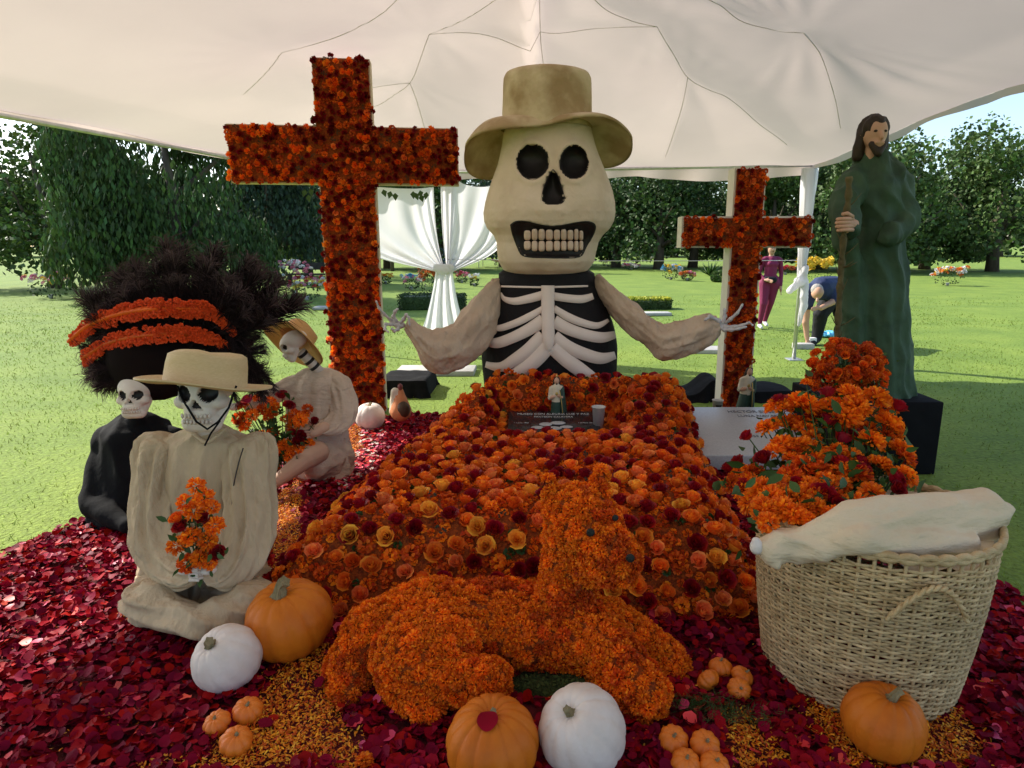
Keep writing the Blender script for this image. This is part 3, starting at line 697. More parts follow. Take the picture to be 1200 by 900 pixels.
# ================================================================== CROSSES
WOOD = M('cross_board', (.62, .50, .38), (.52, .41, .30), 3, .7, bump=.15, bscale=20, stretch=(6, 6, 1))
WOODW = M('cross_board_white', (.74, .70, .62), (.66, .61, .53), 3, .6, bump=.1, bscale=20)
FOAM = M('marigold_bedding', (.38, .07, .006), (.16, .025, .004), 60, .9, bump=1.0, bscale=90, contrast=.3)
def cross(name, label, cx, cy, yaw, h, w, aw, zc, dep, mat, margin, spacing, r, seed, reds, bal_r):
    t = thing(name, label, 'cross', (cx, cy, 0)); R = random.Random(seed)
    ca, sa = math.cos(yaw), math.sin(yaw)
    def W(x, y, z): return (cx + x * ca - y * sa, cy + x * sa + y * ca, z)
    o = [(-w / 2, 0), (w / 2, 0), (w / 2, zc - w / 2), (aw / 2, zc - w / 2), (aw / 2, zc + w / 2), (w / 2, zc + w / 2), (w / 2, h), (-w / 2, h), (-w / 2, zc + w / 2), (-aw / 2, zc + w / 2), (-aw / 2, zc - w / 2), (-w / 2, zc - w / 2)]
    V = [W(x, 0, z) for x, z in o] + [W(x, dep, z) for x, z in o]; m = len(o)
    F = [tuple(range(m)), tuple(range(2 * m - 1, m - 1, -1))] + [(i, m + i, m + (i + 1) % m, (i + 1) % m) for i in range(m)]
    add('board', V, F, mat, t, smooth=False)
    mg = margin
    oi = [(-w / 2 + mg, .02), (w / 2 - mg, .02), (w / 2 - mg, zc - w / 2 + mg), (aw / 2 - mg, zc - w / 2 + mg), (aw / 2 - mg, zc + w / 2 - mg), (w / 2 - mg, zc + w / 2 - mg), (w / 2 - mg, h - mg), (-w / 2 + mg, h - mg), (-w / 2 + mg, zc + w / 2 - mg), (-aw / 2 + mg, zc + w / 2 - mg), (-aw / 2 + mg, zc - w / 2 + mg), (-w / 2 + mg, zc - w / 2 + mg)]
    V = [W(x, -.025, z) for x, z in oi] + [W(x, .002, z) for x, z in oi]
    add('flower_foam', V, F, FOAM, t, smooth=False)
    # sample points in the cross outline
    rects = [(-w / 2 + mg, w / 2 - mg, .03, h - mg), (-aw / 2 + mg, -w / 2 + mg, zc - w / 2 + mg, zc + w / 2 - mg), (w / 2 - mg, aw / 2 - mg, zc - w / 2 + mg, zc + w / 2 - mg)]
    Vq = []; Fq = []
    for a, b, c, d in rects: k = len(Vq); Vq += [W(a, -.025, c), W(b, -.025, c), W(b, -.025, d), W(a, -.025, d)]; Fq.append((k, k + 1, k + 2, k + 3))
    items = []; nrm = Vector((sa, -ca, 0)); nrm = Vector(W(0, -1, 0)) - Vector(W(0, 0, 0)); nrm.z = 0
    for p, _ in sample(Vq, Fq, 12000, spacing, seed):
        u = R.random(); s = r * R.uniform(.8, 1.2); q = qnorm(jitter(nrm, .28), R.uniform(0, 6.28)); pp = Vector(p) + nrm * R.uniform(0, .02)
        if u < reds: items.append(('rose', 'small_rose_%d' % (u * 100 % 2), LROSE[int(u * 1e4) % 2], CRED, pp, q, s))
        elif u < reds + .28: items.append(('rose', 'small_rose_%d' % (u * 100 % 2), LROSE[int(u * 1e4) % 2], PEACH if R.random() < .10 else (ORANGE if R.random() < .22 else DEEP), pp, q, s * 1.05))
        elif u < .95: items.append(('marigold', 'small_marigold_%d' % (u * 100 % 2), LMARG[int(u * 1e4) % 2], MARIX if R.random() < .75 else MARID, pp, q, s * .95))
        else: items.append(('bud', 'bud', BUDT[0], BUD, pp, q, s * .8))
    # crimson balls lining the edges
    for (a, b) in [((-w / 2, h), (w / 2, h)), ((-w / 2, h), (-w / 2, zc + w / 2)), ((w / 2, h), (w / 2, zc + w / 2)), ((-aw / 2, zc - w / 2), (-w / 2, zc - w / 2)), ((w / 2, zc - w / 2), (aw / 2, zc - w / 2)), ((-aw / 2, zc - w / 2), (-aw / 2, zc + w / 2)), ((aw / 2, zc - w / 2), (aw / 2, zc + w / 2)), ((-w / 2, .3), (-w / 2, zc - w / 2)), ((w / 2, .3), (w / 2, zc - w / 2))]:
        L = math.hypot(b[0] - a[0], b[1] - a[1]); k = int(L / .20)
        for i in range(k):
            if R.random() < (.45 if bal_r else 1.1): continue
            f = (i + R.random()) / max(k, 1); x = a[0] + (b[0] - a[0]) * f; z = a[1] + (b[1] - a[1]) * f
            items.append(('rose', 'small_rose_0', LROSE[0], CRED, Vector(W(x, -.03, z)), qnorm(jitter(nrm + Vector(W(x, 0, 0)) * 0, .5), R.uniform(0, 6)), r * 1.0))
    for it_i, it in enumerate(items): pass
    items = [(a, b, c, d, e, f, g_) for (a, b, c, d, e, f, g_) in items]
    items = [(i[0], i[1] if i[0] != 'rose' else 'small_rose_%d' % (0 if i[2] is LROSE[0] else 1), *i[2:]) for i in items]
    items = [(i[0], i[1] if i[0] != 'marigold' else 'small_marigold_%d' % (0 if i[2] is LMARG[0] else 1), *i[2:]) for i in items]
    flowers(t, items, 280)
    return t, W
LCY = 6.25; c0 = P(412, 300, LCY); topz = P(400, 68, LCY).z; armz = P(400, 182, LCY).z
tcr, WLc = cross('flower_cross', 'very large wooden cross covered in orange and dark red roses, left of the giant skeleton', c0.x, LCY, math.radians(7), topz, .505, 2.05, armz, .16, WOOD, .012, .047, .036, 5, .38, True)
RCY = 6.15; c1 = P(871, 330, RCY)
topz = P(878, 196, RCY).z; armz = P(875, 272, RCY).z
tcr2, WRc = cross('flower_cross', 'smaller white box cross covered in orange flowers, right of the giant skeleton', c1.x - .0, RCY, math.radians(-3), topz, .285, 1.19, armz, .24, WOODW, .018, .045, .033, 6, .28, False)
# leaves hanging from the big cross
V = []; F = []
def leafquad(p, d, n_, L, w):
    d = Vector(d).normalized(); s = d.cross(Vector(n_)).normalized() * w; nn = Vector(n_).normalized() * w * .35; p = Vector(p); o = len(V)
    V.extend([tuple(p), tuple(p + d * L * .35 + s), tuple(p + d * L), tuple(p + d * L * .35 - s), tuple(p + d * L * .5 - nn)])
    F.extend([(o, o + 1, o + 4), (o + 1, o + 2, o + 4), (o + 2, o + 3, o + 4), (o + 3, o, o + 4)])
for i, (px, py) in enumerate([(449, 222), (458, 224), (463, 226), (484, 224), (487, 226), (492, 223), (500, 225), (493, 228), (366, 135), (368, 145), (358, 222), (361, 228), (364, 221)]):
    V = []; F = []; p = P(px, py, LCY - .03); leafquad(p, (rnd.uniform(-.4, .4), -.2, -1), (rnd.uniform(-.3, .3), -1, .2), .075, .028)
    add('leaf', V, F, LEAF, tcr)

# ================================================================== GIANT SKELETON
PAPER = M('papier_mache', (.68, .55, .43), (.46, .34, .23), 3.2, .75, bump=.7, bscale=9, detail=10, c3=(.62, .50, .37), bdist=.03)
BLKP = M('black_paint', (.022, .018, .018), (.010, .008, .008), 10, .45, bump=.2, bscale=20)
TOOTH = M('tooth_paint', (.74, .58, .46), (.62, .46, .36), 12, .6)
HATM = M('painted_felt', (.38, .26, .14), (.64, .51, .34), 3.6, .85, bump=.5, bscale=22, detail=8, contrast=.22)
RIBM = M('rib_board', (.76, .64, .57), (.68, .56, .49), 4, .7)
SLEEVE = M('sleeve_gauze', (.60, .46, .34), (.49, .35, .25), 4, .85, bump=.9, bscale=7, stretch=(1.6, 1, 1), trans=.12, bdist=.06)
BONE = M('silver_bone', (.62, .60, .60), (.42, .38, .38), 18, .4, bump=.4, bscale=60, metal=.25)
Y0 = 5.5
rows = [(148, 594, 692), (158, 590, 694), (170, 588.5, 697), (182, 586, 701), (195, 583, 706), (210, 577.5, 712), (225, 572.5, 717), (238, 569, 719.5), (250, 567, 720), (260, 568, 718), (268, 571.5, 713.5), (276, 579, 705), (284, 582.5, 700), (295, 583, 697.5), (306, 584.5, 695.5), (316, 590, 689), (322, 600, 678), (324, 620, 660)]
prof = []
for py, xl, xr in rows:
    a = P(xl, py, Y0); b = P(xr, py, Y0); prof.append((a.z, (a.x + b.x) / 2, (b.x - a.x) / 2))
prof.sort(); PZ = np.array([p[0] for p in prof]); PC = np.array([p[1] for p in prof]); PW = np.array([p[2] for p in prof])
def headdims(z):
    w = float(np.interp(z, PZ, PW)); c = float(np.interp(z, PZ, PC)); f = (z - PZ[0]) / (PZ[-1] - PZ[0])
    dp = w * .80 + .02; off = -.05 * math.exp(-((f - .22) / .16) ** 2) - .02 * math.exp(-((f - .45) / .2) ** 2)
    if f < .06: dp *= .8 + .2 * f / .06
    return w, c, dp, off
PWR = 2.35
def yhead(x, z):
    w, c, dp, off = headdims(z); q = min(abs((x - c) / w), .995)
    return Y0 + off - dp * (1 - q ** PWR) ** (1 / PWR)
def ray(px, py, f, Yg):
    Y = Yg
    for _ in range(8):
        p = P(px, py, Y); Y = f(p.x, p.z)
    p = P(px, py, Y); return Vector((p.x, f(p.x, p.z), p.z))
def proj(p):
    dx, dy, dz = p[0], p[1], p[2] - CAMZ; d = dy * CT - dz * ST; u = dy * ST + dz * CT
    return 622 + dx / d * FPX, 450 - u / d * FPX
gp = G(640, 452); sk = thing('giant_skeleton', 'giant papier-mache skeleton with a tan hat and open arms behind the rose mound', 'skeleton figure', (P(645, 440, Y0).x, Y0, 0))
eyes = [(624, 189.5, 18.6, 20.6), (673, 190, 16.6, 19.8)]
nose_poly = [(648, 199), (652.5, 204), (656, 213), (660, 226), (661, 234), (656, 239.5), (648, 240.5), (640, 239), (635.5, 233), (636.5, 223), (641, 211), (644.5, 203)]
mouth_poly = [(600, 264), (606, 260), (616, 259.5), (630, 263), (645, 265.5), (660, 264), (675, 261), (688, 260), (695.5, 264), (695, 272), (689, 284), (684, 294), (678, 301), (660, 302), (640, 301.5), (620, 301), (611, 297), (606, 285), (602, 274)]
def inpoly(x, y, poly):
    c = False; j = len(poly) - 1
    for i in range(len(poly)):
        if (poly[i][1] > y) != (poly[j][1] > y) and x < (poly[j][0] - poly[i][0]) * (y - poly[i][1]) / (poly[j][1] - poly[i][1]) + poly[i][0]: c = not c
        j = i
    return c
def grow(poly, k):
    cx = sum(p[0] for p in poly) / len(poly); cy = sum(p[1] for p in poly) / len(poly)
    return [(cx + (p[0] - cx) * k, cy + (p[1] - cy) * k) for p in poly]
V = []; F = []; n = 200; zz = np.linspace(PZ[0], PZ[-1], 130); nosei, mouthi = grow(nose_poly, .97), grow(mouth_poly, .985)
for z in zz:
    w, c, dp, off = headdims(z)
    for k in range(n):
        a = 2 * math.pi * k / n; sx, cx_ = math.sin(a), math.cos(a)
        x = c + w * math.copysign(abs(sx) ** (2 / PWR), sx); y = Y0 + off - dp * math.copysign(abs(cx_) ** (2 / PWR), cx_)
        bmp = .010 * nz((x, y, z), 3.1) + .004 * nz((x, y, z), 11)
        if cx_ > 0:
            px, py = proj((x, y, z))
            # brow and cheek relief
            for ex, ey, ea, eb in eyes:
                q = math.hypot((px - ex) / ea, (py - ey) / eb)
                if q < .97: y += .17
                else: y -= .014 * math.exp(-((q - 1.15) / .2) ** 2)
            if inpoly(px, py, nosei): y += .13
            elif inpoly(px, py, mouthi): y += .12
            else:
                y -= .018 * math.exp(-(((px - 648) / 17) ** 2 + ((py - 246) / 9) ** 2)); y -= .012 * math.exp(-(((px - 648) / 55) ** 2 + ((py - 308) / 6) ** 2))
        V.append((x, y + bmp, z))
for j in range(len(zz) - 1):
    for k in range(n): F.append((j * n + k, j * n + (k + 1) % n, (j + 1) * n + (k + 1) % n, (j + 1) * n + k))
F += [tuple(range(n))[::-1], tuple((len(zz) - 1) * n + k for k in range(n))]
skull = add('skull', V, F, PAPER, sk)
def cavity(name, poly, depth, parent, rim=.004, rings=8, mat=BLKP):
    cx = sum(p[0] for p in poly) / len(poly); cy = sum(p[1] for p in poly) / len(poly); V = []; F = []; m = len(poly)
    for j in range(rings + 1):
        f = [1.05, 1.0, .96, .9, .78, .6, .4, .2, .0][j]
        d = -rim if f >= 1 else depth * (1 - (f / 1.0) ** 2.2) ** .6
        if j == 0: d = .004
        for (x, y) in poly:
            p = ray(cx + (x - cx) * f, cy + (y - cy) * f, yhead, Y0 - .4); V.append((p.x, p.y + d - (.006 if f >= .96 else 0), p.z))
    for j in range(rings):
        for k in range(m): F.append((j * m + k, j * m + (k + 1) % m, (j + 1) * m + (k + 1) % m, (j + 1) * m + k))
    return add(name, V, F, mat, parent)
for ex, ey, ea, eb in eyes:
    cavity('eye_socket', [(ex + ea * (1 + .03 * math.sin(3 * t_ + ex)) * math.cos(t_), ey + eb * (1 + .03 * math.cos(4 * t_)) * math.sin(t_)) for t_ in np.linspace(0, 2 * math.pi, 37)[:-1]], .12, skull)
dn = [(p[0], p[1]) for p in catmull(nose_poly + [nose_poly[0]], 3)][:-1]; cavity('nose_cavity', dn, .09, skull)
dm = [(p[0], p[1]) for p in catmull(mouth_poly + [mouth_poly[0]], 3)][:-1]; mouth = cavity('mouth', dm, .06, skull)
for row, (ya, yb) in enumerate([(268.5, 281.5), (282, 294.5)]):
    xs_ = [613.5, 622.5, 630.5, 639, 648.5, 657, 664.5, 672.5, 678.5, 684]
    for i in range(9):
        xa, xb = xs_[i] + .35, xs_[i + 1] - .35; sh = (1.3 if i in (0, 6, 8) else 0) + .5 * math.sin(i * 5 + row)
        ya_, yb_ = (ya + sh, yb) if row == 0 else (ya, yb - sh * .8); m = 14; V = []; F = []
        for d, k in ((.045, 1.0), (.008, 1.0), (-.008, .84), (-.013, .5)):
            for q in range(m):
                a = 2 * math.pi * q / m; ca_, sa_ = math.cos(a), math.sin(a)
                u = math.copysign(abs(ca_) ** .6, ca_) * k; v = math.copysign(abs(sa_) ** .6, sa_) * k
                p = ray((xa + xb) / 2 + u * (xb - xa) / 2, (ya_ + yb_) / 2 + v * (yb_ - ya_) / 2, yhead, Y0 - .4); V.append((p.x, p.y + d, p.z))
        for j in range(3):
            for q in range(m): F.append((j * m + q, j * m + (q + 1) % m, (j + 1) * m + (q + 1) % m, (j + 1) * m + q))
        F.append(tuple(3 * m + q for q in range(m)))
        add('tooth', V, F, TOOTH, skull)
# hat: crown and drooping brim
hb = P(645, 149, Y0); hr = 52.5 * mpp(hb); hz = hb.z
crown_prof = [(1.02, 0), (1.015, .03), (1.0, .10), (.985, .24), (.975, .335), (.965, .375), (.93, .40), (.85, .412), (.5, .42), (.0, .42)]
hat = add('hat', *lathe([(r_ * hr, z_) for r_, z_ in crown_prof], 64, (hb.x - .03, Y0 + .0, hz - .02), lambda a, z: 1 + .012 * math.sin(3 * a + z * 6) + .008 * math.sin(7 * a)), HATM, sk)
V = []; F = []; n = 96; m = 14
cx_, cy_ = hb.x - .025, Y0
for s in (0, 1):
    for j in range(m + 1):
        f = j / m
        for k in range(n):
            a = 2 * math.pi * k / n; side = (math.cos(a) ** 2 + .03 * math.sin(a) ** 2) ** .5; R_ = hr * (1.0 + f * (.80 * side ** 1.3 + .50 * (1 - side)))
            R_ *= 1 + .02 * math.sin(5 * a + 1) * f
            back = max(0, math.sin(a)) ; front_ = max(0, -math.sin(a)) ** 1.5; R_ = hr * (1.0 + f * (.88 * side ** .75 * (1 - .15 * back) + .50 * back + .10 * front_)); R_ *= 1 + .02 * math.sin(5 * a + 1) * f
            drop = -.13 * f ** 1.6 * side ** 2.0 * (1 - front_) + .05 * math.sin(f * 2.6) * side - .38 * f * back ** 1.0 * (.35 + .65 * side) - .02 * f * math.sin(a * 3 + 1) * f
            drop -= .05 * f * f * (1 - math.cos(a))
            V.append((cx_ + R_ * math.cos(a), cy_ + R_ * math.sin(a) * .80, hz + .005 + drop + (0 if s == 0 else .022)))
o_ = (m + 1) * n
for j in range(m):
    for k in range(n):
        F.append((j * n + k, (j + 1) * n + k, (j + 1) * n + (k + 1) % n, j * n + (k + 1) % n)); F.append((o_ + j * n + k, o_ + j * n + (k + 1) % n, o_ + (j + 1) * n + (k + 1) % n, o_ + (j + 1) * n + k))
for k in range(n): F.append((m * n + k, o_ + m * n + k, o_ + m * n + (k + 1) % n, m * n + (k + 1) % n))
add('brim', V, F, HATM, hat)
# neck and torso in black cloth
trows = [(316, 590, 690), (320, 585, 696), (332, 583.5, 698), (336, 584, 699), (345, 583, 703), (360, 577, 711), (375, 571, 717), (390, 566, 721), (405, 564, 723), (420, 564.5, 723), (435, 566, 722), (455, 568, 722), (520, 572, 718), (640, 575, 715)]
tp = []
YT = 5.52
for py, xl, xr in trows:
    a = P(xl, py, YT); b = P(xr, py, YT); tp.append((a.z, (a.x + b.x) / 2, (b.x - a.x) / 2))
tp.sort(); TZ = np.array([p[0] for p in tp]); TC = np.array([p[1] for p in tp]); TW = np.array([p[2] for p in tp]); TZ0 = 0.02
def tdim(z): return float(np.interp(z, TZ, TW)), float(np.interp(z, TZ, TC))
def ytor(x, z):
    w, c = tdim(z); q = min(abs((x - c) / w), .995); return YT - w * .66 * (1 - q ** 2.3) ** (1 / 2.3)
V = []; F = []; n = 110; zz = np.concatenate([np.linspace(.02, 1.0, 14), np.linspace(1.03, TZ[-1], 70)])
for z in zz:
    w, c = tdim(z)
    for k in range(n):
        a = 2 * math.pi * k / n; sx, cc = math.sin(a), math.cos(a)
        wr = 1 + .008 * math.sin(z * 60 + 3 * math.sin(a * 2)) * (z > P(640, 336, YT).z) + .006 * nz((sx, cc, z), 5)
        V.append((c + w * wr * math.copysign(abs(sx) ** (2 / 2.3), sx), YT - w * .66 * wr * math.copysign(abs(cc) ** (2 / 2.3), cc), z))
for j in range(len(zz) - 1):
    for k in range(n): F.append((j * n + k, j * n + (k + 1) % n, (j + 1) * n + (k + 1) % n, (j + 1) * n + k))
F += [tuple((len(zz) - 1) * n + k for k in range(n))]
BLKC = M('black_torso_cloth', (.012, .010, .011), (.007, .006, .007), 5, .7, bump=.5, bscale=8, spec=.15, bdist=.04)
torso = add('torso', V, F, BLKC, sk)
def ribbon(name, pts, parent, mat=RIBM, th=.010, lift=.006):
    c = catmull(pts, 7); V = []; F = []
    for i, q in enumerate(c):
        a = c[max(i - 1, 0)]; b = c[min(i + 1, len(c) - 1)]; t = np.array([b[0] - a[0], b[1] - a[1]]); t /= max(np.linalg.norm(t), 1e-6); nr = np.array([-t[1], t[0]]) * q[2] / 2
        e1 = ray(q[0] + nr[0], q[1] + nr[1], ytor, YT - .35); e2 = ray(q[0] - nr[0], q[1] - nr[1], ytor, YT - .35)
        dn_ = (e2 - e1) * .08
        V += [(e1.x, e1.y + .01, e1.z), (e1.x + dn_.x, e1.y - th - lift, e1.z + dn_.z), (e2.x - dn_.x, e2.y - th - lift, e2.z - dn_.z), (e2.x, e2.y + .01, e2.z)]
        if i:
            o = 4 * i
            F += [(o - 4, o, o + 1, o - 3), (o - 3, o + 1, o + 2, o - 2), (o - 2, o + 2, o + 3, o - 1)]
    F += [(0, 1, 2, 3), (len(V) - 1, len(V) - 2, len(V) - 3, len(V) - 4)]
    return add(name, V, F, mat, parent)
ribs = [[(636, 336.6, 2.6), (610, 336.2, 2.6), (587, 335.6, 2.4)], [(648, 336.4, 2.6), (670, 335.8, 2.6), (689, 335.2, 2.4)],
        [(637, 345.5, 11), (620, 350, 10.5), (603, 353, 9), (591, 350, 6), (587, 343, 2)], [(648, 347, 10), (665, 349.5, 10), (682, 350.5, 10), (695, 347, 8)],
        [(637, 361, 7), (620, 371, 9), (603, 379, 9), (585, 384.5, 8), (572, 382, 4)], [(649, 361, 8), (665, 371, 10), (682, 378, 9.5), (700, 381.5, 8), (713, 375, 4)],
        [(637, 375, 17), (620, 386, 15), (600, 396, 13.5), (582, 402, 12.5), (565, 400, 7)], [(649, 376, 16), (665, 385, 15), (685, 392, 14), (705, 395.5, 13), (721, 392, 9)],
        [(637, 393, 18), (622, 408, 17), (604, 421, 15), (587, 430, 12), (569, 427, 7)], [(649, 394, 16), (663, 405, 16), (682, 414, 15.5), (704, 420, 14), (721, 416, 9)],
        [(643, 405, 19), (628, 421, 19), (612, 434, 18), (594, 446, 16)], [(647, 407, 17), (662, 420, 18), (679, 433, 18), (696, 446, 17)]]
for i, r_ in enumerate(ribs): ribbon('rib', r_, torso, lift=.004 + .003 * (i // 2))
ribbon('sternum', [(642, 334.5, 16), (642, 350, 16), (642, 370, 16), (642.5, 390, 15.5), (643, 402, 13), (643.5, 409, 7)], torso, lift=.03, th=.024)
# sleeves
def loft(name, st, mat, parent, n=56, k=11, wr=.02, lg=0.0, rot=0, fw=16):
    """stations: (pixel top, pixel bottom, distance, half depth): an elliptical sleeve through them"""
    c = catmull([(*a, *b, Y, d) for a, b, Y, d in st], k); V = []; F = []
    for i, q in enumerate(c):
        A = P(q[0], q[1], q[4]); B = P(q[2], q[3], q[4]); C_ = (A + B) / 2; h = (A - B) / 2
        for j in range(n):
            a = 2 * math.pi * j / n; e_ = min(1, i / 8, (len(c) - 1 - i) / 8); f = 1 + e_ * (wr * 1.2 * math.sin(a * 5 + i * .22) + wr * 1.6 * (1 - 2 * abs(nz((i * .06, math.cos(a) * 1.2, math.sin(a) * 1.2 + st[0][2]), 1.6))) + wr * 1.2 * (1 - 2 * abs(nz((i * .16 + 3 * math.cos(a), math.sin(a), 2), 1.2))) - wr)
            if lg: f += e_ * lg * (1 - 1.7 * abs(math.sin(a * 4.5 + i * .012 + 2.2 * nz((math.cos(a), math.sin(a), i * .02), 1.1, 3)))) * (.4 + 1.2 * abs(nz((math.cos(a) * 2, math.sin(a) * 2, i * .03), 1, 7)))
            p = C_ + h * math.cos(a) * f + Vector((0, -1, 0)) * math.sin(a) * q[5] * f
            V.append(tuple(p))
    for i in range(len(c) - 1):
        for j in range(n): F.append((i * n + j, i * n + (j + 1) % n, (i + 1) * n + (j + 1) % n, (i + 1) * n + j))
    F += [tuple(range(n))[::-1], tuple((len(c) - 1) * n + j for j in range(n))]
    return add(name, V, F, mat, parent)
ls = loft('sleeve', [((588, 326), (588, 345), 5.5, .08), ((578, 329), (590, 368), 5.45, .13), ((567, 338), (584, 386), 5.35, .15), ((553, 353), (572, 405), 5.25, .15), ((540, 370), (554, 422), 5.2, .15), ((524, 384), (532, 432), 5.15, .14), ((508, 388), (510, 436), 5.12, .12), ((495, 383), (492, 414), 5.1, .09), ((484, 375), (479, 394), 5.08, .065), ((479, 373), (474, 387), 5.07, .05)], SLEEVE, sk, wr=.045, lg=.10)
o = loft('cuff_drape', [((490, 392), (487, 402), 5.10, .05), ((500, 400), (491, 418), 5.11, .07), ((512, 412), (498, 430), 5.12, .09), ((524, 424), (512, 437.5), 5.14, .08), ((540, 426), (533, 435), 5.16, .05)], SLEEVE, ls)
rs = loft('sleeve', [((696, 325), (697, 346), 5.5, .08), ((703, 323), (706, 356), 5.46, .12), ((715, 333), (719, 372), 5.38, .14), ((733, 348), (737, 392), 5.3, .155), ((750, 361), (754, 402), 5.22, .155), ((764, 374), (762, 411), 5.15, .16), ((777, 381), (772, 421), 5.08, .16), ((794, 377), (789, 420), 5.02, .15), ((812, 373), (812, 414), 4.98, .13), ((828, 369), (832, 404), 4.94, .10), ((838, 370), (842, 394), 4.92, .07), ((840, 374), (844, 389), 4.92, .05)], SLEEVE, sk, wr=.045, lg=.10)
def bonehand(base, palm_w, fingers, mat, parent, r=.016, name='hand'):
    """palm of thin bones, each finger a jointed chain of its own"""
    parts = [ico(base, (.05, .04, .03), 2)]
    for f in fingers: parts.append(tube([base, Vector(f[0])], [r * .9, r * .8], 8))
    V, F = join(parts); h = add(name, V, F, mat, parent)
    for f in fingers:
        pts = [Vector(q) for q in f]; pr = []
        for i in range(len(pts) - 1):
            a, b = pts[i], pts[i + 1]; k = 1 - .18 * i; mi_ = (a + b) / 2
            pr.append(tube([a, a + (b - a) * .15, mi_, b - (b - a) * .15, b], [r * k, r * k * .95, r * k * .62, r * k * .85, r * k * .7], 8)); pr.append(ico(a, r * k * 1.12, 2))
        pr.append(ico(pts[-1], r * .5, 1)); V, F = join(pr); add('finger', V, F, mat, h)
    return h
YA = 5.05
bonehand(P(468, 381, YA), 0, [[P(459, 376, YA), P(450, 368, YA - .05), P(444, 361, YA - .08), P(441, 353, YA - .1)], [P(461, 371, YA - .03), P(463, 365, YA - .05), P(466, 362, YA - .06)], [P(458, 380, YA - .04), P(452, 380, YA - .08), P(451, 386, YA - .10), P(455, 389, YA - .11)], [P(473, 374, YA - .06), P(476, 369, YA - .08), P(479, 372, YA - .09), P(480, 381, YA - .09)], [P(466, 386, YA - .05), P(462, 388, YA - .09), P(459, 385, YA - .11)]], BONE, ls, .0165)
YB = 4.9
bonehand(P(838, 381, YB), 0, [[P(848, 380, YB), P(856, 374, YB - .05), P(864, 367, YB - .07), P(870, 357, YB - .07)], [P(850, 383, YB - .03), P(861, 383, YB - .08), P(870, 381, YB - .1), P(878, 378, YB - .12), P(882, 381, YB - .12)], [P(847, 378, YB), P(849, 371, YB + .02), P(849, 362, YB + .02)], [P(849, 386, YB - .04), P(857, 386.5, YB - .08), P(866, 385, YB - .10), P(874, 383, YB - .12)], [P(842, 376, YB - .03), P(832, 371, YB - .05), P(826, 375, YB - .06)]], BONE, rs, .019)

# ================================================================== ROSE MOUND ON THE GRAVE
MX0, MX1, MY0, MY1 = -1.35, 1.65, 2.50, 5.35
def sst(a, b, x): t = np.clip((x - a) / (b - a), 0, 1); return t * t * (3 - 2 * t)
def mound_h(x, y):
    u = x - .10 * (y - 2.9)
    le = -1.30 + .10 * np.clip((y - 4.0) / 1.2, 0, 1) ** 1.3 * 5.0; re = 1.13 + .02 * (y - 2.9)
    e = np.minimum.reduce([(u - le) / .52, (re - u) / .36, (y - 2.54) / .40, (5.30 - y) / .3])
    side = sst(0, 1, e) ** .62
    h = .38 + .03 * np.sin(x * 2.3) * np.sin(y * 2.1)
    ridge = sst(4.25, 4.98, y) * .27
    niche = sst(-.42, -.22, x) * sst(.84, .62, x)           # the hollow that holds the plaque
    ridge = ridge * (1 - niche * (1 - sst(4.86, 4.98, y)))
    h = h + ridge - niche * .05 * sst(4.2, 4.35, y) * (1 - sst(4.86, 4.98, y))
    return h * side
gx_ = np.linspace(MX0, MX1, 120); gy_ = np.linspace(MY0, MY1, 115); GX, GY = np.meshgrid(gx_, gy_); GZ = mound_h(GX, GY) - .03
V = np.stack([GX.ravel(), GY.ravel(), GZ.ravel()], 1); nx = len(gx_)
Fm = np.array([(r * nx + c, r * nx + c + 1, (r + 1) * nx + c + 1, (r + 1) * nx + c) for r in range(len(gy_) - 1) for c in range(nx - 1)])
kp = GZ.ravel()[Fm].max(1) > .0; Fm = Fm[kp]
mound = thing('flower_mound', 'wide low grave mound covered all over in orange, yellow and crimson roses', 'flower mound', (.05, 3.9, 0))
add('bed', V, Fm, FOAM, mound)
def mk_keep(p, n): return p[2] > .02 and not (-.20 < p[0] < .58 and 4.40 < p[1] < 4.80 and p[2] < .42)
pts = sample(V, [tuple(f) for f in Fm], 22000, .076, 3, mk_keep)
items = []; R = random.Random(9)
for p, nr in pts:
    x, y, z = p; n3 = jitter(Vector(nr) + Vector((0, -.12, .35 if nr[2] > .6 else .1)), .32); u = R.random()
    c = noise.noise(Vector((x * 2.2, y * 2.2, 1.7)));
    s = R.uniform(.039, .052); q = qnorm(n3, R.uniform(0, 6.28)); pp = Vector(p) + Vector(nr) * R.uniform(.0, .025)
    front = y < 3.0 and nr[2] < .7
    if u < .27: m_ = RED; k = R.randrange(3); items.append(('rose', 'rose_%d' % k, ROSE[k], m_, pp, q, s * 1.02))
    elif u < .80 - (.08 if front else 0):
        v = R.random(); m_ = YELLOW if v < (.10 if z > .25 and y < 3.6 else .03) else (PEACH if v < .30 else (ORANGE if v < .80 else DEEP)); k = R.randrange(3)
        items.append(('rose', 'rose_%d' % k, ROSE[k], m_, pp, q, s * (1.12 if m_ is YELLOW else 1.0)))
    elif u < .955: k = R.randrange(2); items.append(('marigold', 'small_marigold_%d' % k, LMARG[k], MARI if R.random() < .5 else MARID, pp, q, s * .9))
    else: items.append(('bud', 'bud', BUDT[R.randrange(1)], BUD, pp, q, s * .75))
for px, py in [(496, 609), (464, 636), (411, 626), (391, 597), (561, 614), (612, 627), (390, 566), (571, 654), (385, 640)]:
    best = min(pts, key=lambda t_: (proj(t_[0])[0] - px) ** 2 + (proj(t_[0])[1] - py) ** 2 + (0 if t_[0][1] < 4 else 1e6))
    q = qnorm((Vector(best[1]) + Vector((0, -.9, .5))).normalized(), R.uniform(0, 6)); items.append(('rose', 'rose_0', ROSE[0], YELLOW, Vector(best[0]) + Vector(best[1]) * .03, q, .050))
flowers(mound, items, 290)
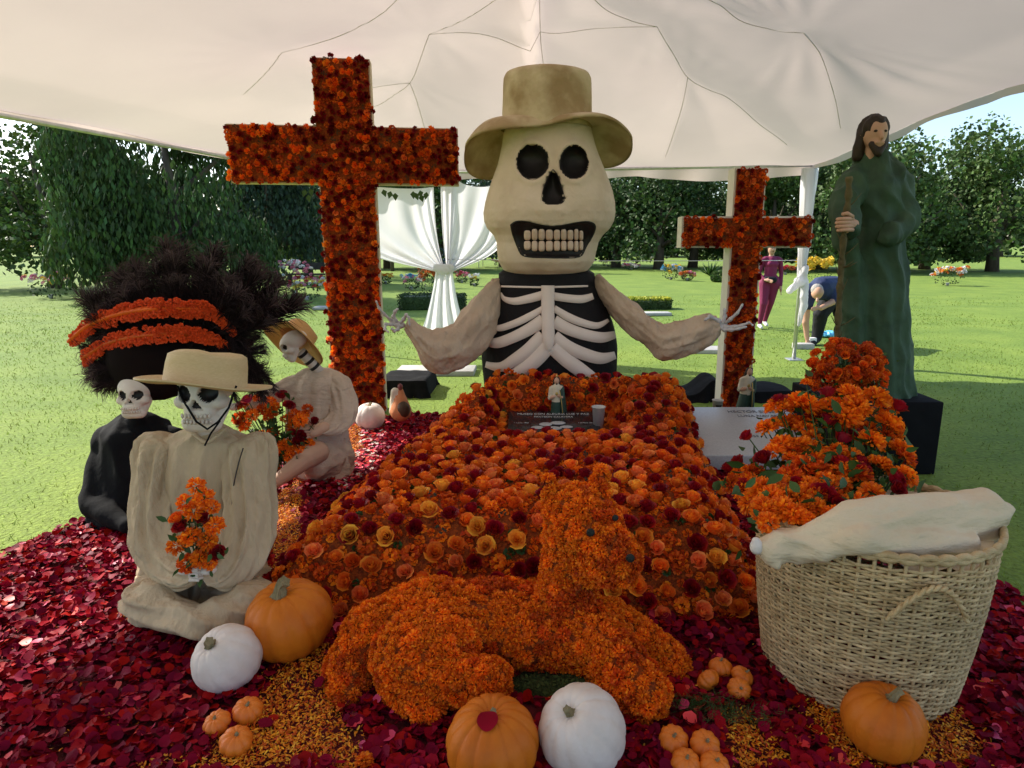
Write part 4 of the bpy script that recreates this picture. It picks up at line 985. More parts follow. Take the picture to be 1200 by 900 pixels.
it = []
for p, nr in sample(V, [tuple(f) for f in Fm], 20000, .040, 8, mk_keep):
    it.append((FMARG[R.randrange(2)], (MARID if R.random() < .6 else MARI) if R.random() < .93 else LEAF, p, qnorm(jitter(nr, .3), R.uniform(0, 6)), R.uniform(.020, .029)))
merge('filler_marigolds', it, mound)
# plaque, statue and cup in the hollow
pa = [P(602, 484, 4.80), P(694, 486, 4.80)]
pq = thing('grave_plaque', 'dark granite plaque with white lettering in the hollow of the rose mound', 'plaque', (.17, 4.62, .30))
R0 = Matrix.Rotation(math.radians(13), 3, 'X')
Vp, Fp = box((0, 0, 0), (.68, .46, .05), 0, .006); add('slab', xf(Vp, R0, (.17, 4.60, .305)), Fp, DARKG, pq)
LETT = M('letter_paint', (.55, .54, .52), None, 5, .6); REDM = M('red_emblem', (.25, .05, .04), (.12, .03, .03), 30, .5)
def letters(txt, size, cx, cy, nm, parent, base, rot, mat, rz=0):
    cu = bpy.data.curves.new('t', 'FONT'); cu.body = txt; cu.size = size; cu.align_x = 'CENTER'; cu.extrude = .0008
    ob = bpy.data.objects.new('t', cu); COL.objects.link(ob); dg = bpy.context.evaluated_depsgraph_get(); dg.update()
    me = bpy.data.meshes.new_from_object(ob.evaluated_get(dg)); V = np.array([tuple(v.co) for v in me.vertices]); F = [tuple(f.vertices) for f in me.polygons]
    bpy.data.objects.remove(ob); bpy.data.meshes.remove(me)
    V = V + np.array([cx, cy, 0]); return add(nm, xf(V, rot, base), F, mat, parent, smooth=False)
tb = Vector((.17, 4.60, .305)) + R0 @ Vector((0, 0, .028))
letters('MUSEO CON ALEGRIA LUZ Y PAZ', .036, 0, .165, 'lettering', pq, tb, R0, LETT); letters('PANTEON CALAVERA', .030, 0, .122, 'lettering', pq, tb, R0, LETT)
letters('* 1 Julio 1932', .020, -.24, .03, 'lettering', pq, tb, R0, LETT); letters('+ 8 Mayo 2010', .020, .24, .03, 'lettering', pq, tb, R0, LETT)
for (dx, dy, a, b) in ((-.06, .01, .05, .03), (.03, .03, .06, .028), (-.02, -.05, .08, .03), (.09, -.03, .05, .022), (-.12, -.04, .05, .025)):
    Vp, Fp = ico((dx, dy, .002), (a, b, .006), 2); add('engraved_dove', xf(Vp, R0, tb), Fp, GRANITE, pq)
SKIN = M('skin', (.55, .32, .22), (.46, .26, .17), 9, .6); CRM = M('robe_cream', (.62, .55, .42), (.5, .42, .3), 20, .5); GRN = M('robe_green', (.035, .075, .055), (.02, .045, .03), 10, .5); GOLD = M('gold_paint', (.55, .38, .12), None, 10, .35, metal=.6); HAIRD = M('dark_hair', (.04, .025, .015), (.02, .012, .008), 20, .6)
def saint(name, label, c, h, lean=0.0, mats=None):
    t = thing(name, label, 'figurine', c); s = h; Rl = Matrix.Rotation(lean, 3, 'Y')
    def q(x, y, z): return tuple(Vector(c) + Rl @ (Vector((x, y, z)) * s))
    V, F, mi = blob([('c', q(0, 0, .03), .15 * s, q(0, 0, .45), .115 * s, 0), ('c', q(0, 0, .45), .12 * s, q(0, 0, .74), .10 * s, 1), ('c', q(-.10, 0, .74), .05 * s, q(.10, 0, .74), .05 * s, 1), ('c', q(-.13, 0, .72), .05 * s, q(-.16, -.05, .5), .045 * s, 1), ('c', q(-.16, -.05, .5), .04 * s, q(-.06, -.12, .55), .03 * s, 2),
                      ('c', q(.13, 0, .72), .05 * s, q(.15, -.04, .5), .05 * s, 0), ('c', q(.15, -.04, .5), .04 * s, q(.03, -.12, .58), .03 * s, 2), ('c', q(0, 0, .76), .04 * s, q(0, 0, .84), .035 * s, 2), ('e', q(0, -.01, .90), (.062 * s, .066 * s, .085 * s), None, 2), ('c', q(0, -.075, .895), .012 * s, q(0, -.07, .87), .014 * s, 2)], .014 * s * 1.2, 2)
    add('body', V, F, [GRN, CRM, SKIN], t, mi)
    V, F, mi = blob([('e', q(0, .015, .92), (.075 * s, .07 * s, .075 * s), None), ('c', q(-.05, .03, .9), .035 * s, q(-.06, .03, .78), .03 * s), ('c', q(.05, .03, .9), .035 * s, q(.06, .03, .78), .03 * s), ('c', q(0, -.05, .835), .025 * s, q(0, -.05, .81), .015 * s)], .014 * s, 2); add('hair', V, F, HAIRD, t)
    V, F, mi = blob([('c', q(.10, .05, .75), .06 * s, q(.17, .03, .1), .09 * s), ('c', q(.0, .08, .75), .08 * s, q(.05, .10, .1), .10 * s), ('c', q(.08, -.06, .68), .03 * s, q(.15, -.08, .2), .05 * s)], .016 * s, 2, .006 * s, (20, 20, 3)); add('cloak', V, F, GRN, t)
    add('medal', *ico(q(0, -.125, .62), (.035 * s, .012 * s, .04 * s), 2), GOLD, t); add('hem', *tube([q(.06, -.115, .7), q(.10, -.13, .5), q(.13, -.15, .25), q(.14, -.15, .1)], .010 * s, 6), GOLD, t)
    add('halo_flame', *ico(q(0, -.0, 1.0), (.03 * s, .02 * s, .05 * s), 1), GOLD, t)
    return t
b_ = P(652, 488, 4.82); saint('saint_statue', 'small painted saint statue in cream and green standing behind the dark plaque', (b_.x, 4.82, b_.z - .02), .335)
CUPM = M('cup_paper', (.72, .70, .66), (.62, .6, .56), 10, .5, trans=.2)
def cup(c, h, label, pic):
    t = thing('candle_cup', label, 'candle', c); add('cup', *lathe([(0, 0), (h * .20, 0), (h * .28, h), (h * .31, h), (h * .31, h * 1.02), (h * .26, h * 1.0), (h * .22, h * .8), (0, h * .78)], 20, c), CUPM, t)
    if pic:
        V = []; F = []
        for i in range(9):
            a = -math.pi / 2 - .62 + 1.24 * i / 8
            for z in (.22, .78): r_ = h * (.20 + .08 * z) + .0012; V.append((c[0] + r_ * math.cos(a), c[1] + r_ * math.sin(a), c[2] + h * z))
        for i in range(8): F.append((2 * i, 2 * i + 2, 2 * i + 3, 2 * i + 1))
        add('picture', V, F, HAIRD, t)
    return t
c = P(701, 503, 4.62); cup(tuple(c), .17, 'white paper candle cup at the right end of the dark plaque', False)
c = P(840, 489, 5.45); 
# black cloth covered blocks behind
def clothbox(px0, px1, pyt, Y, dep, label, seed, peak=0):
    a = P(px0, pyt, Y); b = P(px1, pyt, Y); h = a.z; n = 28; m = 16; V = []; F = []; t_ = []
    prof_ = [(0, -.06, 0), (0, -.02, h * .5), (0, .0, h * .93), (0, .03, h), (0, dep * .5, h * 1.01), (0, dep - .03, h), (0, dep, h * .9), (0, dep + .05, 0)]
    pr = catmull(prof_, 5)
    for i in range(n + 1):
        f = i / n; x = a.x + (b.x - a.x) * f; e = min(f, 1 - f); sh = 1 if .04 < e else (.93 if e > 0 else 0.0)
        for j, q in enumerate(pr):
            fold = .02 * math.sin(f * 26 + seed) * (1 - q[2] / h) + .02 * nz((x * 5, q[1] * 5, q[2] * 5), 1, seed)
            V.append((x + (.03 if f > .5 else -.03) * (1 - q[2] / h) * (1 if e < .08 else 0), Y + q[1] + fold, max(.0, q[2] * sh + peak * math.exp(-((f - .8) / .25) ** 2) * (q[2] / h) + (fold if q[2] > .02 else 0))))
    L = len(pr)
    for i in range(n):
        for j in range(L - 1): F.append((i * L + j, i * L + j + 1, (i + 1) * L + j + 1, (i + 1) * L + j)[::-1])
    o = add('cloth_covered_block', V, F, BLACKC); tag(o, label, 'cloth')
clothbox(440, 502, 446, 6.9, .6, 'black cloth covered block between the large cross and the rose mound', 1)
clothbox(786, 852, 464, 6.7, .5, 'rumpled black cloth covered block left of the small cross', 2, .16)
clothbox(872, 932, 458, 6.7, .5, 'black cloth covered block right of the small cross', 3)
# clay figure with white sleeves beside the big cross
b_ = P(470, 488, 5.6); cl = thing('clay_figurine', 'orange, white and brown clay figurine between the big cross and the rose mound', 'figurine', tuple(b_)); TERR = M('terracotta', (.62, .25, .10), (.5, .18, .07), 12, .7)
s_ = mpp(b_)
V, F, mi = blob([('c', tuple(b_ + Vector((0, 0, .05))), 13 * s_, tuple(b_ + Vector((0, 0, 20 * s_))), 8 * s_, 0), ('c', tuple(b_ + Vector((-9 * s_, 0, 6 * s_))), 5 * s_, tuple(b_ + Vector((-6 * s_, 0, 30 * s_))), 5 * s_, 1), ('c', tuple(b_ + Vector((1 * s_, 0, 20 * s_))), 6.5 * s_, tuple(b_ + Vector((1 * s_, 0, 32 * s_))), 3 * s_, 0)], .012, 2)
add('body', V, F, [TERR, CRM], cl, mi); add('pot', *ico(b_ + Vector((4 * s_, -.05, 10 * s_)), (8 * s_, .05, 10 * s_), 3), M('dark_clay', (.09, .05, .025), (.05, .03, .015), 20, .6, bump=.5), cl); add('head_flower', *ico(b_ + Vector((1 * s_, -.02, 36 * s_)), (3 * s_, .03, 4 * s_), 2), REDM, cl)
# grey grave slab with orange petal border and the second saint
c = G(878, 512, .20); R1 = Matrix.Rotation(math.radians(10), 3, 'X'); gs = thing('grave_slab', 'polished grey grave slab with faint lettering, in front of the small cross', 'grave slab', (c.x, c.y, .05))
Vp, Fp = box((0, 0, 0), (.98, .84, .12), 0, .01); add('slab', xf(Vp, R1, (c.x + .05, c.y + .055, .19)), Fp, GRANITE, gs)
tb = Vector((c.x + .05, c.y, .16)) + R1 @ Vector((0, 0, .082)); DKL = M('dark_letter', (.16, .16, .18), None, 5, .6)
letters('HECTOR ELISEO', .060, .10, .36, 'lettering', gs, tb, R1, DKL); letters('LUNA NAVARRO', .052, .14, .28, 'lettering', gs, tb, R1, DKL); letters('1959', .045, -.05, -.08, 'lettering', gs, tb, R1, DKL)
it = []
ga, gb_ = P(806, 489, 5.55), P(934, 488, 5.55)
for i in range(620):
    f = rnd.random(); it.append((LMARG[i % 2], MARI if rnd.random() < .6 else MARID, (ga.x + (gb_.x - ga.x) * f, 5.55 + rnd.uniform(-.05, .05), ga.z - .02 - rnd.random() * .05), qnorm(jitter((0, -.3, 1), .5), rnd.uniform(0, 6)), .02))
o = merge('marigold_border', it, None); tag(o, 'thick row of orange marigolds along the back edge of the grey slab', 'flower border')
hh = ga.z - .06; o = add('kerb', *box(((ga.x + gb_.x) / 2, 5.58, hh / 2), (gb_.x - ga.x + .1, .14, hh), 0, .01), STONE); tag(o, 'stone kerb under the row of orange marigolds', 'kerb')
c = P(840, 490, 5.44); cup(tuple(c), .16, 'white paper candle cup with a dark portrait, beside the small cross', True)
b_ = P(869, 484, 5.60); saint('saint_statue', 'cream and green saint statue leaning against the foot of the small cross', tuple(b_), .42, .12)
SL = [(np.array([(-.3, -1, 0), (.3, -1, .1), (.38, .2, .22), (-.38, .2, .3), (.2, 1, .1), (-.2, 1, 0)]), np.array([(0, 1, 2, 3), (3, 2, 4, 5)])),
    (np.array([(-.3, -1, .2), (.3, -1, .1), (.4, 0, 0), (-.4, 0, .1), (.25, 1, .4), (-.25, 1, .3)]), np.array([(0, 1, 2, 3), (3, 2, 4, 5)]))]
# ================================================================== FLOWER DOG
def px3(px, py, Y): return tuple(P(px, py, Y))
def pr(px1, py1, Y1, r1, px2, py2, Y2, r2):          # capsule with radii given in photo pixels
    a, b = P(px1, py1, Y1), P(px2, py2, Y2); return ('c', tuple(a), r1 * mpp(a), tuple(b), r2 * mpp(b))
g = G(600, 800)
dog = thing('flower_dog', 'lying dog sculpture covered in orange marigold heads in front of the rose mound', 'flower sculpture', (P(600, 800, 2.3).x, 2.3, 0))
dprims = [pr(640, 735, 2.32, 44, 510, 735, 2.34, 60), pr(505, 732, 2.34, 58, 440, 745, 2.30, 42), pr(640, 735, 2.32, 44, 700, 745, 2.28, 46), pr(560, 722, 2.36, 46, 600, 722, 2.36, 46), pr(560, 745, 2.28, 38, 690, 755, 2.22, 36),
          pr(664, 705, 2.34, 40, 664, 640, 2.36, 30), pr(668, 640, 2.36, 34, 676, 618, 2.36, 42), pr(690, 625, 2.32, 42, 724, 655, 2.22, 32), pr(695, 660, 2.28, 30, 730, 668, 2.18, 23), pr(676, 600, 2.36, 38, 700, 610, 2.33, 32),
          pr(650, 598, 2.36, 18, 643, 564, 2.37, 11), pr(698, 590, 2.38, 19, 706, 554, 2.40, 12), pr(664, 586, 2.37, 16, 690, 588, 2.37, 16),
          pr(440, 740, 2.28, 40, 414, 780, 2.18, 34), pr(412, 780, 2.18, 34, 408, 845, 2.02, 23),
          pr(480, 770, 2.14, 50, 500, 835, 1.99, 32), pr(492, 795, 2.08, 40, 575, 797, 2.02, 29), pr(520, 750, 2.2, 50, 480, 770, 2.14, 50),
          pr(690, 745, 2.26, 44, 742, 800, 2.05, 38), pr(742, 800, 2.05, 38, 757, 815, 2.0, 33), pr(715, 735, 2.34, 36, 775, 775, 2.26, 32), pr(775, 775, 2.26, 32, 788, 793, 2.22, 30)]
V, F, mi = blob([(*p[:2], p[2] - .018, p[3], p[4] - .018) for p in dprims], .014, 4)
V[:, 2] = np.maximum(V[:, 2], .02)
add('body', V, F, FOAM, dog)
items = []; R = random.Random(21)
for p, nr in sample(V, F, 26000, .0325, 5, lambda p, n_: n_[2] > -.75 and p[2] > .03):
    u = R.random(); k = R.randrange(3); c = noise.noise(Vector((p[0] * 5, p[1] * 5, p[2] * 5)))
    items.append(('marigold', 'marigold_%d' % k, MARG[k], MARI if c + R.uniform(-.3, .3) > -.30 else MARID, Vector(p) - Vector(nr) * .006, qnorm(jitter(nr, .3), R.uniform(0, 6.28)), R.uniform(.025, .033)))
items_ = items
flowers(dog, items_, 295)
Vs = []
EYE = M('dark_centre', (.012, .014, .012), (.006, .008, .006), 60, .6, bump=.8)
for px, py, Y, r_, nm in ((692, 624, 2.16, 5.2, 'eye'), (721, 607, 2.18, 4, 'eye'), (738.5, 654, 2.10, 5.5, 'nose')):
    # pull onto the nearest body vertex seen along this line of sight
    best = None
    pv = np.stack([622 + V[:, 0] / (V[:, 1] * CT - (V[:, 2] - CAMZ) * ST) * FPX, 450 - (V[:, 1] * ST + (V[:, 2] - CAMZ) * CT) / (V[:, 1] * CT - (V[:, 2] - CAMZ) * ST) * FPX], 1)
    d2 = np.hypot(pv[:, 0] - px, pv[:, 1] - py); cand = np.where(d2 < 4)[0]
    if len(cand) == 0: cand = np.argsort(d2)[:5]
    Yc = V[cand, 1].min(); p = P(px, py, Yc - .035)
    Vq, Fq = ico(p, (r_ * mpp(p), r_ * mpp(p) * .8, r_ * mpp(p)), 2); add(nm, Vq, Fq, EYE, dog)
MOSS = M('moss', (.075, .10, .025), (.03, .045, .012), 30, .95, bump=1.0, bscale=70, isl=.4)
Vb, Fb, mi = blob([('c', px3(480, 800, 2.3), .12, px3(720, 800, 2.3), .12), ('c', px3(615, 812, 2.14), .075, px3(705, 815, 2.12), .085), ('c', px3(700, 815, 2.2), .07, px3(770, 835, 2.1), .05), ('c', px3(460, 850, 2.12), .05, px3(430, 840, 2.15), .05)], .02, 2)
Vb[:, 2] = np.clip(Vb[:, 2], .002, .2); mb = add('moss_base', Vb, Fb, MOSS, dog)
it = []
for p, nr in sample(Vb, Fb, 9000, .010, 6, lambda p, n_: p[2] > .01): it.append((SL[0], MOSS, p, qnorm(jitter(nr, .9), rnd.uniform(0, 6)), .012))
merge('moss_tufts', it, dog)

# ================================================================== PUMPKINS AND GOURDS
PUMP = M('pumpkin_skin', (.62, .175, .010), (.40, .08, .006), 7, .5, bump=.3, bscale=18, c3=(.55, .14, .008), spec=.22, detail=10, contrast=.7)
PUMPW = M('white_pumpkin_skin', (.76, .68, .63), (.55, .45, .38), 9, .55, bump=.4, bscale=16, detail=12, contrast=.7)
GOUR = M('mini_pumpkin_skin', (.76, .21, .012), (.60, .12, .008), 9, .5, bump=.1, bscale=40, spec=.45)
STEMM = M('pumpkin_stem', (.30, .24, .13), (.16, .13, .06), 25, .8, bump=.8, bscale=30, stretch=(3, 3, .5))
def pumpkin(name, px, py, rpx, mat, label, sq=.82, ribs_=11, depth=.06, tilt=(0, 0), seed=0, group=None, stem=.16, z0=0.0, cat='pumpkin', sharp=.42):
    """px,py: centre of the silhouette, rpx: half width"""
    Y = 2.0
    for _ in range(30):
        p = P(px, py, Y); r = rpx * mpp(p); Y += (p.z - (z0 + r * sq * .95)) * .9
    R = random.Random(seed); t = thing(name, label, cat, (p.x, p.y, p.z - r * sq), group)
    Q = (Matrix.Rotation(tilt[0], 3, 'X') @ Matrix.Rotation(tilt[1], 3, 'Y')); n = ribs_ * 8; V = []; F = []; m = 26; ph = R.uniform(0, 6)
    top = None
    for j in range(m + 1):
        a = math.pi * j / m; s, c = max(0.0, math.sin(a)), math.cos(a)
        for k in range(n):
            th = 2 * math.pi * k / n; rb = abs(math.sin(ribs_ * th / 2 + ph + .25 * math.sin(th * 2 + seed))) ** sharp
            rr = (1 - depth + depth * rb) if .02 < s else 1
            rr *= 1 + .02 * math.sin(th + seed) + .012 * math.sin(3 * th + seed)
            x = s ** .92 * math.cos(th) * rr; y = s ** .92 * math.sin(th) * rr; z = c * sq * (1 - .22 * math.exp(-(s / .22) ** 2)) * (1 - depth * .5 * (1 - rb) * (abs(c)))
            V.append(tuple(Q @ Vector((x * r, y * r, z * r)) + p))
    for j in range(m):
        for k in range(n): F.append((j * n + k, (j + 1) * n + k, (j + 1) * n + (k + 1) % n, j * n + (k + 1) % n))
    add('shell', V, F, mat, t)
    b0 = p + Q @ Vector((0, 0, sq * r * .74)); ax = Q @ Vector((R.uniform(-.25, .25), R.uniform(-.25, .1), 1)).normalized(); L = r * stem * 2.2
    pts = [b0, b0 + ax * L * .35, b0 + ax * L * .8 + Vector((.1 * L, 0, 0)), b0 + ax * L * 1.05 + Vector((.3 * L, 0, 0))]
    Vt, Ft = tube(pts, [r * stem * 1.25, r * stem * .62, r * stem * .5, r * stem * .62], 10)
    for i in range(len(Vt)): Vt[i] += (Vt[i] - np.array(pts[min(i // 10, 3)])) * (.22 if i % 2 else -.12)
    add('stem', Vt, Ft, STEMM, t, smooth=False)
    return t, p, r
pumpkin('pumpkin', 338, 726, 50, PUMP, 'large orange pumpkin beside the seated figure, behind the white pumpkin', .88, 12, .085, (.20, -.12), 1, stem=.21)
pumpkin('pumpkin', 266, 771, 39, PUMPW, 'white pumpkin with a brown stem at the left, in front of the seated figure', .93, 12, .055, (.45, -.35), 2, stem=.2)
_, pc, rc = pumpkin('pumpkin', 577, 868, 54.5, PUMP, 'orange pumpkin with a crimson petal on top, at the front below the dog', .86, 14, .085, (.12, -.02), 3, stem=.10)
pumpkin('pumpkin', 683, 855, 51.5, PUMPW, 'round white pumpkin at the front, right of the orange one', .95, 12, .05, (.38, -.42), 4, stem=.14)
pumpkin('pumpkin', 434, 488, 17.5, PUMPW, 'small pinkish white pumpkin at the foot of the large cross', .92, 10, .05, (.1, 0), 5, stem=.13)
pumpkin('pumpkin', 1036, 846, 46, PUMP, 'orange pumpkin at the right, leaning against the wicker basket', .9, 12, .08, (.1, .1), 6)
V = []; F = []; n = 10
for j in range(n + 1):
    for i in range(n + 1):
        u, v = i / n * 2 - 1, j / n * 2 - 1; k = math.sqrt(max(0, 1 - .5 * v * v)); x = u * k * .032; y = v * math.sqrt(1 - .5 * u * u) * .03
        V.append((pc.x - .01 + x, pc.y - .055 + y, pc.z + rc * .86 * math.sqrt(max(.05, 1 - ((x - .01) ** 2 + (y - .055) ** 2) / rc ** 2 * .95)) * .99 + .004 + .006 * u * u))
for j in range(n):
    for i in range(n): F.append((j * (n + 1) + i, j * (n + 1) + i + 1, (j + 1) * (n + 1) + i + 1, (j + 1) * (n + 1) + i))
PETR = M('crimson_petal', (.29, .005, .024), (.16, .002, .012), 6, .5, isl=.5, hue=.014, trans=.12, spec=.05)
o = add('rose_petal', V, F, PETR); tag(o, 'single crimson rose petal lying on the front orange pumpkin', 'petal')
for i, (px, py, r_, lab, tl) in enumerate([(290, 833, 17.5, 'upper right mini pumpkin of the three at the front left', (.25, .15)), (254.5, 847.5, 16, 'left mini pumpkin of the three at the front left', (.3, -.1)), (277, 868.5, 19, 'front mini pumpkin of the three at the front left', (.2, .2)),
        (844.5, 782, 14, 'rear mini pumpkin of the four beside the dog paw and basket', (-.1, 0)), (830, 797, 14, 'left mini pumpkin of the four beside the dog paw, lying on its side', (-1.1, -.5)), (870, 793, 13.5, 'right mini pumpkin of the four beside the dog paw and basket', (.1, .5)), (866, 808, 14, 'front mini pumpkin of the four, facing the camera', (.75, 0)),
        (789, 867, 17.5, 'upper left mini pumpkin of the front right cluster', (.45, -.05)), (826, 873, 18, 'upper right mini pumpkin of the front right cluster', (.45, .1)), (804, 894, 17.5, 'lower left mini pumpkin of the front right cluster', (.3, 0)), (838, 898, 18, 'lower right mini pumpkin of the front right cluster', (.2, .1))]):
    pumpkin('mini_pumpkin', px, py, r_, GOUR, lab, .72, 9, .11, tl, 20 + i, 'mini pumpkins on the petals', .13, .01, 'pumpkin', .7)

# ================================================================== PETAL CARPETS
def polyG(pp): return [(G(*q).x, G(*q).y) for q in pp]
orange_zones = [polyG(z) for z in ([(150, 905), (240, 895), (300, 845), (322, 790), (372, 742), (392, 790), (404, 868), (440, 905)], [(318, 590), (352, 560), (356, 600), (352, 690), (322, 705)],
    [(838, 850), (862, 838), (885, 850), (915, 880), (925, 905), (870, 905)], [(930, 845), (1000, 800), (1120, 830), (1160, 905), (985, 905), (965, 870)], [(395, 500), (424, 500), (420, 530), (398, 545)])]
pink_zone = polyG([(400, 508), (448, 505), (446, 545), (398, 580)])
def zone(x, y):
    jx, jy = x + .06 * noise.noise(Vector((x * 6, y * 6, 0))), y + .06 * noise.noise(Vector((x * 6, y * 6, 9)))
    for i, z in enumerate(orange_zones):
        if inpoly(jx, jy, z): return 'o'
    if inpoly(jx, jy, pink_zone): return 'p'
    return 'r'
bedpoly = [(-2.6, 1.0), (2.2, 1.0), (2.3, 3.2), (1.7, 4.6), (1.2, 5.4), (-.9, 6.1), (-1.7, 6.0), (-2.4, 4.4), (-2.9, 3.0)]
SOIL = M('petal_bed_ground', (.15, .008, .014), (.05, .006, .008), 12, .95, bump=.8, bscale=40)  # dark crimson base sheet filling the gaps between loose petals
n = 90; xs = np.linspace(-3.1, 2.5, n); ys = np.linspace(.7, 6.2, n); V = []; F = []
for y in ys:
    for x in xs: V.append((x, y, .006 + .006 * nz((x, y, 0), 5)))
for j in range(n - 1):
    for i in range(n - 1):
        cx__, cy__ = (xs[i] + xs[i + 1]) / 2, (ys[j] + ys[j + 1]) / 2
        if inpoly(cx__ + .12 * nz((cx__, cy__, 3), 3), cy__ + .12 * nz((cx__, cy__, 5), 3), bedpoly): F.append((j * n + i, j * n + i + 1, (j + 1) * n + i + 1, (j + 1) * n + i))
o = add('petal_ground', V, F, SOIL); tag(o, 'dark crimson ground sheet under the layer of fallen petals', None, None, 'structure')
def T_petal(seed, g=2):
    r = random.Random(seed); V = []; F = []; cup_ = r.uniform(.15, .6); tw = r.uniform(-.4, .4)
    for j in range(g + 1):
        for i in range(g + 1):
            u, v = i / g * 2 - 1, j / g * 2 - 1; x = u * math.sqrt(1 - .45 * v * v) * (1 - .18 * (v < 0) * abs(v)); y = v * math.sqrt(1 - .45 * u * u)
            V.append((x, y, cup_ * (x * x + y * y) * .55 + tw * x * y * .9 + .18 * math.sin(3 * x + seed) * math.cos(2.6 * y) + r.uniform(-.12, .12)))
    for j in range(g):
        for i in range(g): F.append((j * (g + 1) + i, j * (g + 1) + i + 1, (j + 1) * (g + 1) + i + 1, (j + 1) * (g + 1) + i))
    return np.array(V), np.array(F)
PT = [T_petal(s) for s in range(5)]
MPET = M('marigold_petal', (.80, .24, .012), (.66, .13, .006), 4, .6, isl=.35, hue=.03, trans=.2); MPY = M('marigold_petal_yellow', (.84, .42, .04), (.7, .28, .02), 4, .6, isl=.3, hue=.02, trans=.2)
PKP = M('pink_petal', (.70, .05, .10), (.5, .02, .05), 4, .5, isl=.3, hue=.02)
ro = []; oo = []; R = random.Random(77); r2 = np.random.default_rng(5)
cnt = 0
while cnt < 31000:
    y = .9 + 5.2 * R.random() ** 1.35; x = -3.0 + 5.5 * R.random()
    if not inpoly(x, y, bedpoly): continue
    if mound_h(x, y) > .12 or (inpoly(x, y, polyG([(600, 800), (700, 800), (715, 850), (600, 850)])) and R.random() < .8): continue
    zn = zone(x, y); cnt += 1
    if zn == 'r' or (zn == 'o' and R.random() < .02):
        s = R.uniform(.013, .026); tl = (R.gauss(0, .5), R.gauss(0, .5), 1); m_ = PETR if R.random() < .95 else PKP
        ro.append((PT[R.randrange(5)], m_, (x, y, .012 + R.random() * .028), qnorm(Vector(tl).normalized(), R.uniform(0, 6)), s))
    elif zn == 'p':
        ro.append((PT[R.randrange(5)], PKP if R.random() < .6 else (PETR if R.random() < .5 else PINK), (x, y, .014 + R.random() * .015), qnorm(jitter((0, 0, 1), .4), R.uniform(0, 6)), R.uniform(.012, .022)))
    k = 0
    if zn == 'o': k = 10
    elif R.random() < .05: k = 2
    for _ in range(k):
        s = R.uniform(.0045, .0085); q = (x + R.gauss(0, .03), y + R.gauss(0, .03), .014 + R.random() * .018)
        oo.append((SL[R.randrange(2)], MPET if R.random() < .72 else MPY, q, qnorm(jitter((0, 0, 1), .8), R.uniform(0, 6)), s))
o = merge('rose_petals', ro); tag(o, 'carpet of fallen crimson rose petals around the mound and the dog', 'petals')
o = merge('marigold_petals', oo); tag(o, 'drifts of loose orange and yellow marigold petals on the ground', 'petals')
it = []
for i in range(900):
    a, b = ((820, 835) if i % 3 else (870, 850)); p = G(a + rnd.gauss(0, 24), b + rnd.gauss(0, 6))
    it.append((SL[i % 2], LEAF, (p.x, p.y, .03 + rnd.random() * .02), qnorm(jitter((0, 0, .6), .9), rnd.uniform(0, 6)), (.002, .013, .004)))
o = merge('grass_sprigs', it); tag(o, 'small green sprigs showing between the petals at the front right', 'grass')
for i, (px, py) in enumerate([(427, 893), (455, 870)][:1]):
    p = G(px, py, .03); o = put('marigold_head', tmesh('marigold_0', MARG[0], MARI), None, p, qnorm((0, 0, 1), 0), .03); tag(o, 'single marigold head lying on the crimson petals near the dog tail', 'flower')

# ================================================================== WICKER BASKET
WICK = M('wicker', (.66, .49, .27), (.36, .23, .10), 14, .65, bump=.4, bscale=90, isl=.22, detail=8, stretch=(1, 1, 3)); WICKD = M('wicker_dark', (.22, .14, .07), (.14, .09, .04), 10, .8)
bc = P(1004, 800, 2.27); BX, BY = bc.x - .02, 2.27; BH = .65; b0, b1 = .335, .398
bk = thing('wicker_basket', 'tall round pale wicker basket at the right with rolled cloth on its rim', 'basket', (BX, BY, 0))
NS = 56; rows_ = 58; V = []; F = []; seg = NS * 4; rg_ = random.Random(3)
for rj in range(rows_):
    z = .02 + (BH - .05) * rj / rows_; hh = (BH - .05) / rows_ * .56; f = z / BH; rad = b0 + (b1 - b0) * f + .012 * math.sin(f * 3.1); o = len(V); amp = .0055; th = .0036
    jz = rg_.uniform(-.0022, .0022)
    for k in range(seg):
        a = 2 * math.pi * k / seg; w = amp * math.cos(a * NS / 2 + math.pi * rj); wz = .0022 * math.sin(a * 7 + rj) + .002 * math.sin(a * 3 + rj * .7) + jz
        for dr, dz in ((-th, -hh * .5), (-th, hh * .5), (0, hh), (th, hh * .5), (th, -hh * .5), (0, -hh)):
            rr = rad + w + dr; V.append((BX + rr * math.cos(a), BY + rr * math.sin(a), z + dz + wz))
    for k in range(seg):
        for i in range(6): F.append((o + k * 6 + i, o + k * 6 + (i + 1) % 6, o + ((k + 1) % seg) * 6 + (i + 1) % 6, o + ((k + 1) % seg) * 6 + i))
add('weave', V, F, WICK, bk)['kind'] = 'stuff'
for k in range(NS):
    a = 2 * math.pi * (k + .0) / NS
    pts = [(BX + (b0 + (b1 - b0) * f + .012 * math.sin(f * 3.1)) * math.cos(a), BY + (b0 + (b1 - b0) * f + .012 * math.sin(f * 3.1)) * math.sin(a), BH * f) for f in np.linspace(0.01, 1, 6)]
    add('stake', *tube(pts, .0062, 6), WICK, bk)
add('base', *lathe([(0, .005), (b0 - .01, .005), (b0 - .01, .02), (0, .02)], 32, (BX, BY, 0)), WICKD, bk)
for k in range(2):
    pts = [(BX + (b1 + .004) * math.cos(a), BY + (b1 + .004) * math.sin(a), BH + .006 + .010 * math.sin(a * 22 + k * math.pi)) for a in np.linspace(0, 2 * math.pi, 180)]
    add('rim', *tube(pts, .012, 8), WICK, bk)
